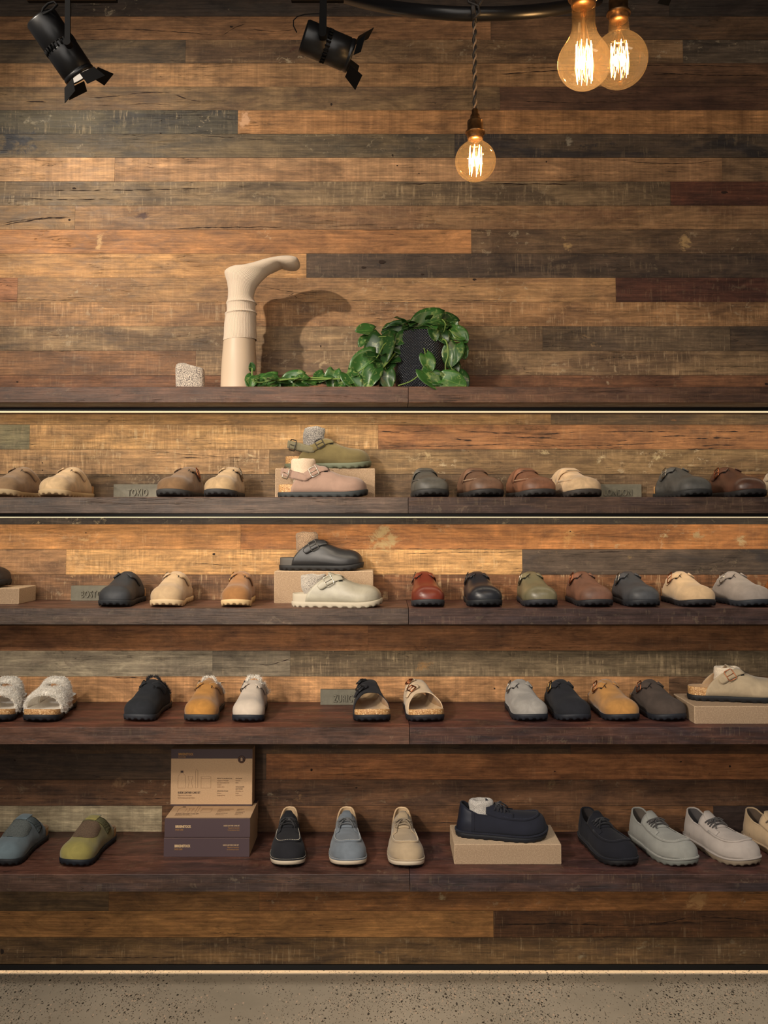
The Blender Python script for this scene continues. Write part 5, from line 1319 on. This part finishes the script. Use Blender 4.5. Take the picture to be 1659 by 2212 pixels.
GL.l(mx.outputs[0], m2.inputs[1]); GL.l(tl.outputs[0], m2.inputs[2]); GL.l(m2.outputs[0], GL.out.inputs[0]); GL = GL.mat
def bulb_lamp(center, r, label, neck, top_z, kind='globe', watts=3.0, capr=.02, knot=False, fh=.5, nf=9):
    """glass centre; neck = height of the socket's lower edge above the centre; cord up to top_z"""
    c = Vector(center); L = tag(empty('pendant_bulb', c), label, 'lamp', 'amber filament bulbs')
    prof = []
    if kind == 'globe':
        for k in range(26):
            a = -PI/2+(PI*.5+R(64))*k/25; prof.append((r*math.cos(a), r*math.sin(a)))
        prof += [(r*.40, r*.97), (r*.37, r*1.08), (r*.34, neck+.002)]
    else:
        for k in range(24):
            a = -PI/2+(PI*.5+R(30))*k/23; prof.append((r*math.cos(a), r*math.sin(a)))
        prof += [(r*.74, r*.70), (r*.58, r*.95), (r*.48, r*1.2), (r*.43, r*1.5), (r*.44, neck+.002)]
    b = MB(); b.lathe(prof, seg=48); o = b.build('glass', GL, L)
    # socket, stepped
    s = capr
    b = MB(); b.lathe([(0, neck-.004), (s*.8, neck-.004), (s, neck), (s, neck+s*.5), (s*1.22, neck+s*.55), (s*1.26, neck+s*.7), (s*1.22, neck+s*.85), (s, neck+s*.9), (s, neck+s*2.1), (s*.96, neck+s*2.2), (s*.7, neck+s*2.35), (s*.62, neck+s*2.5), (s*.60, neck+s*2.9), (s*.42, neck+s*3.1), (s*.42, neck+s*3.6), (s*.3, neck+s*3.75), (0, neck+s*3.75)], seg=36)
    b.build('socket', BRASS, L)
    # glass stem and filament cage
    b = MB(); b.lathe([(.004, neck), (.006, neck-.008), (.003, r*.55), (.0025, r*.2), (0, r*.15)], seg=14); b.build('stem', GL, L)
    b = MB(); top = r*fh*1.0; bot = -r*fh*.95; rr = r*.32
    for k in range(nf):
        a0 = 2*PI*k/nf; a1 = 2*PI*(k+.5)/nf
        b.tube([(rr*.9*math.cos(a0), rr*.9*math.sin(a0), top), (rr*math.cos(a0), rr*math.sin(a0), 0), (rr*math.cos(a1)*.9, rr*math.sin(a1)*.9, bot), (rr*math.cos(a1), rr*math.sin(a1), 0), (rr*.9*math.cos(2*PI*(k+1)/nf), rr*.9*math.sin(2*PI*(k+1)/nf), top)], .0005, 5)
    b.build('filament', FIL, L)
    b = MB()
    for k in range(4):
        a = 2*PI*k/4+.4; b.tube([(0, 0, neck-.006), (rr*.9*math.cos(a), rr*.9*math.sin(a), top)], .0004, 4); 
    b.build('support_wire', BRASS, L)
    zc = neck+s*3.7; n = 60; hgt = top_z-c.z
    for k, (m_, ph) in enumerate(((CORD, 0), (CORD2, PI))):
        b = MB(); b.tube([(.0026*math.cos(ph+i*.62*hgt/.3), .0026*math.sin(ph+i*.62*hgt/.3), zc+(hgt-zc)*i/n) for i in range(n+1)], .0028 if k == 0 else .0020, 6); b.build('flex', m_, L)
    if knot:
        b = MB(); kz = hgt
        for q in range(3):
            b.tube([(.019*math.cos(a)*.25+.002*q-.002, .020*math.cos(a)+.0, kz+.004+.0185*math.sin(a)+.0) for a in [2*PI*i/20 for i in range(21)]], .0030, 6)
        b.tube([(-.006, -.021, kz+.022), (-.018, -.022, kz+.026), (-.014, -.022, kz+.012), (.006, -.022, kz+.004), (.008, -.022, kz-.012), (-.004, -.020, kz-.022)], .0030, 6)
        b.tube([(.004, -.02, kz), (.014, -.018, kz+.02), (.030, -.005, kz+.05)], .0028, 6)
        b.build('knot', CORD, L)
    l = light('POINT', 'bulb_light', c, c+Vector((0, 0, -1)), watts, (1, .66, .34), shadow_soft_size=r*.25)
    return L
kn = c2
A1 = at(1027, 348, kn.y-.0); 
bulb_lamp((A1.x, kn.y, A1.z), 45/FPX*(kn.y+CD), 'smallest hanging amber bulb on a twisted cord knotted round the black tube', 52*(kn.y+CD)/FPX, kn.z, watts=1.3, capr=.0165, knot=True, nf=7, fh=.72)
A2 = at(1343, 122, -.95); bulb_lamp(A2, 66/FPX*(CD-.95), 'round amber bulb behind the pear-shaped one at the top right', 68*(CD-.95)/FPX, 3.36, watts=2.0, capr=.0215, nf=8, fh=.6) if False else None
A2 = at(1338, 130, -.95); bulb_lamp(A2, 62/FPX*(CD-.95), 'round amber bulb behind the pear-shaped one at the top right', 92*(CD-.95)/FPX, 3.36, watts=2.0, capr=.021, nf=8, fh=.62)
A3 = at(1262, 136, -1.3); bulb_lamp(A3, 59/FPX*(CD-1.3), 'largest pear-shaped amber bulb, in front at the top right', 134*(CD-1.3)/FPX, 3.36, kind='pear', watts=2.4, capr=.022, nf=9, fh=.78)

def frame_from(d, up=Vector((0, 0, 1))):
    d = d.normalized(); s = d.cross(up).normalized(); u = s.cross(d); return Matrix((( s.x, u.x, d.x), (s.y, u.y, d.y), (s.z, u.z, d.z)))
def track_head(p0, p1, r, stem_px, label, doors, cable=False):
    """cylinder from back end p0 to lens end p1"""
    o = tag(empty('track_spotlight', (p0+p1)/2), label, 'spotlight', 'black track spotlights'); d = (p1-p0); Lh = d.length; M3 = frame_from(d); O = o.location
    M = Matrix.Translation(p0-O) @ M3.to_4x4()
    b = MB(); b.lathe([(0, .002), (r*.80, .002), (r*.80, .0), (r*.93, .0), (r, .004), (r, Lh*.44), (r*.99, Lh*.445)], seg=40, M=M)
    b.lathe([(r*.90, Lh*.44), (r*.90, Lh*.53)], seg=40, M=M)
    b.lathe([(r*.99, Lh*.525), (r, Lh*.53), (r, Lh*.90), (r*.965, Lh*.91), (r*.965, Lh*.93), (r, Lh*.94), (r, Lh), (r*.9, Lh), (r*.86, Lh*.93), (r*.5, Lh*.80)], seg=40, M=M)
    b.build('lamp_body', BK, o)
    b = MB()
    for k in range(24):
        a = 2*PI*k/24; c, s = math.cos(a), math.sin(a)
        q = M @ Vector((r*.97*c, r*.97*s, Lh*.485)); t_ = (M3 @ Vector((-s, c, 0))); n_ = M3 @ Vector((c, s, 0)); z_ = M3 @ Vector((0, 0, 1))
        for sg in (1,):
            w, h, e = .0018, Lh*.046, .002
            P8 = [q+t_*w*a_+z_*h*b_+n_*e*c_ for c_ in (-1, 1) for a_, b_ in ((-1, -1), (1, -1), (1, 1), (-1, 1))]
            m0 = len(b.v); [b.vert(v) for v in P8]
            for f in ((0,3,2,1),(4,5,6,7),(0,1,5,4),(1,2,6,5),(2,3,7,6),(3,0,4,7)): b.face([m0+i for i in f])
    b.build('cooling_fin', BKM, o)
    b = MB(); b.lathe([(0, Lh*.985), (r*.84, Lh*.985)], seg=32, M=M); b.build('lens', emit('lens_glow', (1, .93, .8), .6), o)
    # barn doors hinged round the mouth
    for (an, tilt, w, h) in doors:
        c, s = math.cos(an), math.sin(an); hinge = Vector((r*1.02*c, r*1.02*s, Lh+.002)); tt = Vector((-s, c, 0)); ou = Vector((c*math.sin(tilt), s*math.sin(tilt), math.cos(tilt)))
        b = MB(); P4 = [hinge-tt*w*.8, hinge+tt*w*.8, hinge+tt*w+ou*h, hinge-tt*w+ou*h]; m0 = [b.vert(M @ q) for q in P4]; b.face(m0)
        g = b.build('barn_door', BKM, o, smooth=False); solidify(g, .0012, 0)
    # yoke stem to the track
    top = stem_px; b = MB(); mid = (p0*.46+p1*.54)-O; sd = M3 @ Vector((1, 0, 0)); sd = sd if sd.y < 0 else -sd
    side_ = Vector((0, -1, 0)); piv = mid+side_*(r+.004)
    return o, M, M3, mid, piv
# tracks
TZ = at(100, -2, -.9).z
tr1 = tag(empty('lighting_track', (0, 0, 0)), 'black lighting track at the top left corner', 'track', 'black lighting tracks')
def bar(x0, x1, y, parent):
    a = xat(x0, y, TZ); c = xat(x1, y, TZ); b = MB(); b.box((a, y-.018, TZ), (c, y+.018, TZ+.034)); b.build('rail', BKM, parent, smooth=False, bevel=.002)
    b = MB(); b.box((a, y-.004, TZ-.0006), (c, y+.004, TZ+.001)); b.build('slot', BK, parent, smooth=False)
    b = MB(); xm = (a+c)/2; b.tube([(xm, y, TZ+.033), (xm, y, 3.36)], .005, 8); b.build('hanger_rod', BK, parent)
bar(55, 250, -.9, tr1)
tr2 = tag(empty('lighting_track', (0, 0, 0)), 'black lighting track above the middle spotlight', 'track', 'black lighting tracks'); bar(628, 742, -.9, tr2)
D_ = Vector((0, -1, 0))
def arm(o, px, piv_px, piv_py, Y, r, w=.011):
    """flat arm from the track down to the body's pivot, with its joint disc"""
    t = at(px, 6, Y); p = at(piv_px, piv_py, Y); O = o.location; t.z = TZ+.004
    b = MB(); a0 = Vector((t.x, Y, t.z))-O; a1 = Vector((p.x, Y, p.z))-O; k = Vector((w/2, 0, 0)); e = Vector((0, .0025, 0))
    P8 = [a0-k-e, a0+k-e, a0+k+e, a0-k+e, a1-k*1.1-e, a1+k*1.1-e, a1+k*1.1+e, a1-k*1.1+e]; [b.vert(v) for v in P8]
    for f in ((0,1,2,3),(4,7,6,5),(0,4,5,1),(1,5,6,2),(2,6,7,3),(3,7,4,0)): b.face(f)
    b.tube([a1+Vector((0, -.006, 0)), a1+Vector((0, .012, 0))], .0085, 16)
    b.box(tuple(a0+Vector((-.02, -.010, 0))), tuple(a0+Vector((.02, .010, .006))))
    b.build('mounting_arm', BKM, o, smooth=False)
# left head: back end upper left, lens lower right
p0 = at(88, 38, -.90); p1 = at(158, 142, -.90); p1.y += .05
h1, *_ = track_head(p0, p1, .0375, None, 'black spotlight with barn doors at the top left', [(R(95), R(38), .030, .036), (R(-80), R(35), .030, .034), (R(5), R(20), .026, .030), (R(180), R(60), .026, .032)])
arm(h1, 146, 146, 92, -.9-.035, .0375)
p0 = at(655, 78, -.90); p1 = at(757, 106, -.90); p1.y += .03
h2, *_ = track_head(p0, p1, .0375, None, 'black spotlight with barn doors, pointing right, in the upper middle', [(R(85), R(48), .028, .040), (R(-85), R(30), .030, .036), (R(0), R(70), .022, .030), (R(180), R(35), .020, .034)])
arm(h2, 699, 697, 74, -.9-.041, .0375, w=.015)
b = MB(); O = h2.location; vpts = [at(x, y, -.9-.03)-O for x, y in ((641, 70), (634, 56), (634, 44), (642, 36), (658, 31), (676, 30), (690, 30), (700, 26))]; b.tube(vpts, .0013, 6); b.build('power_cable', BKM, h2)
b = MB(); O = h1.location; vpts = [at(x, y, -.9-.03)-O for x, y in ((88, 34), (94, 18), (104, 8), (116, 4), (124, 10), (112, 22), (92, 32))]; b.tube(vpts, .0028, 6); b.build('power_cable', BKM, h1)
# corner of a third head just inside the top edge
p0 = at(1482, -66, -.8); p1 = at(1474, -30, -.8); p1.y += .03
h3, *_ = track_head(p0, p1, .030, None, 'black spotlight mostly above the frame at the top right, one flap showing', [(R(100), R(20), .018, .030)])
b = MB(); b.tube([p0-h3.location+Vector((0, 0, .0)), Vector((p0.x, p0.y, 3.36))-h3.location], .006, 8); b.build('hanger_rod', BKM, h3)
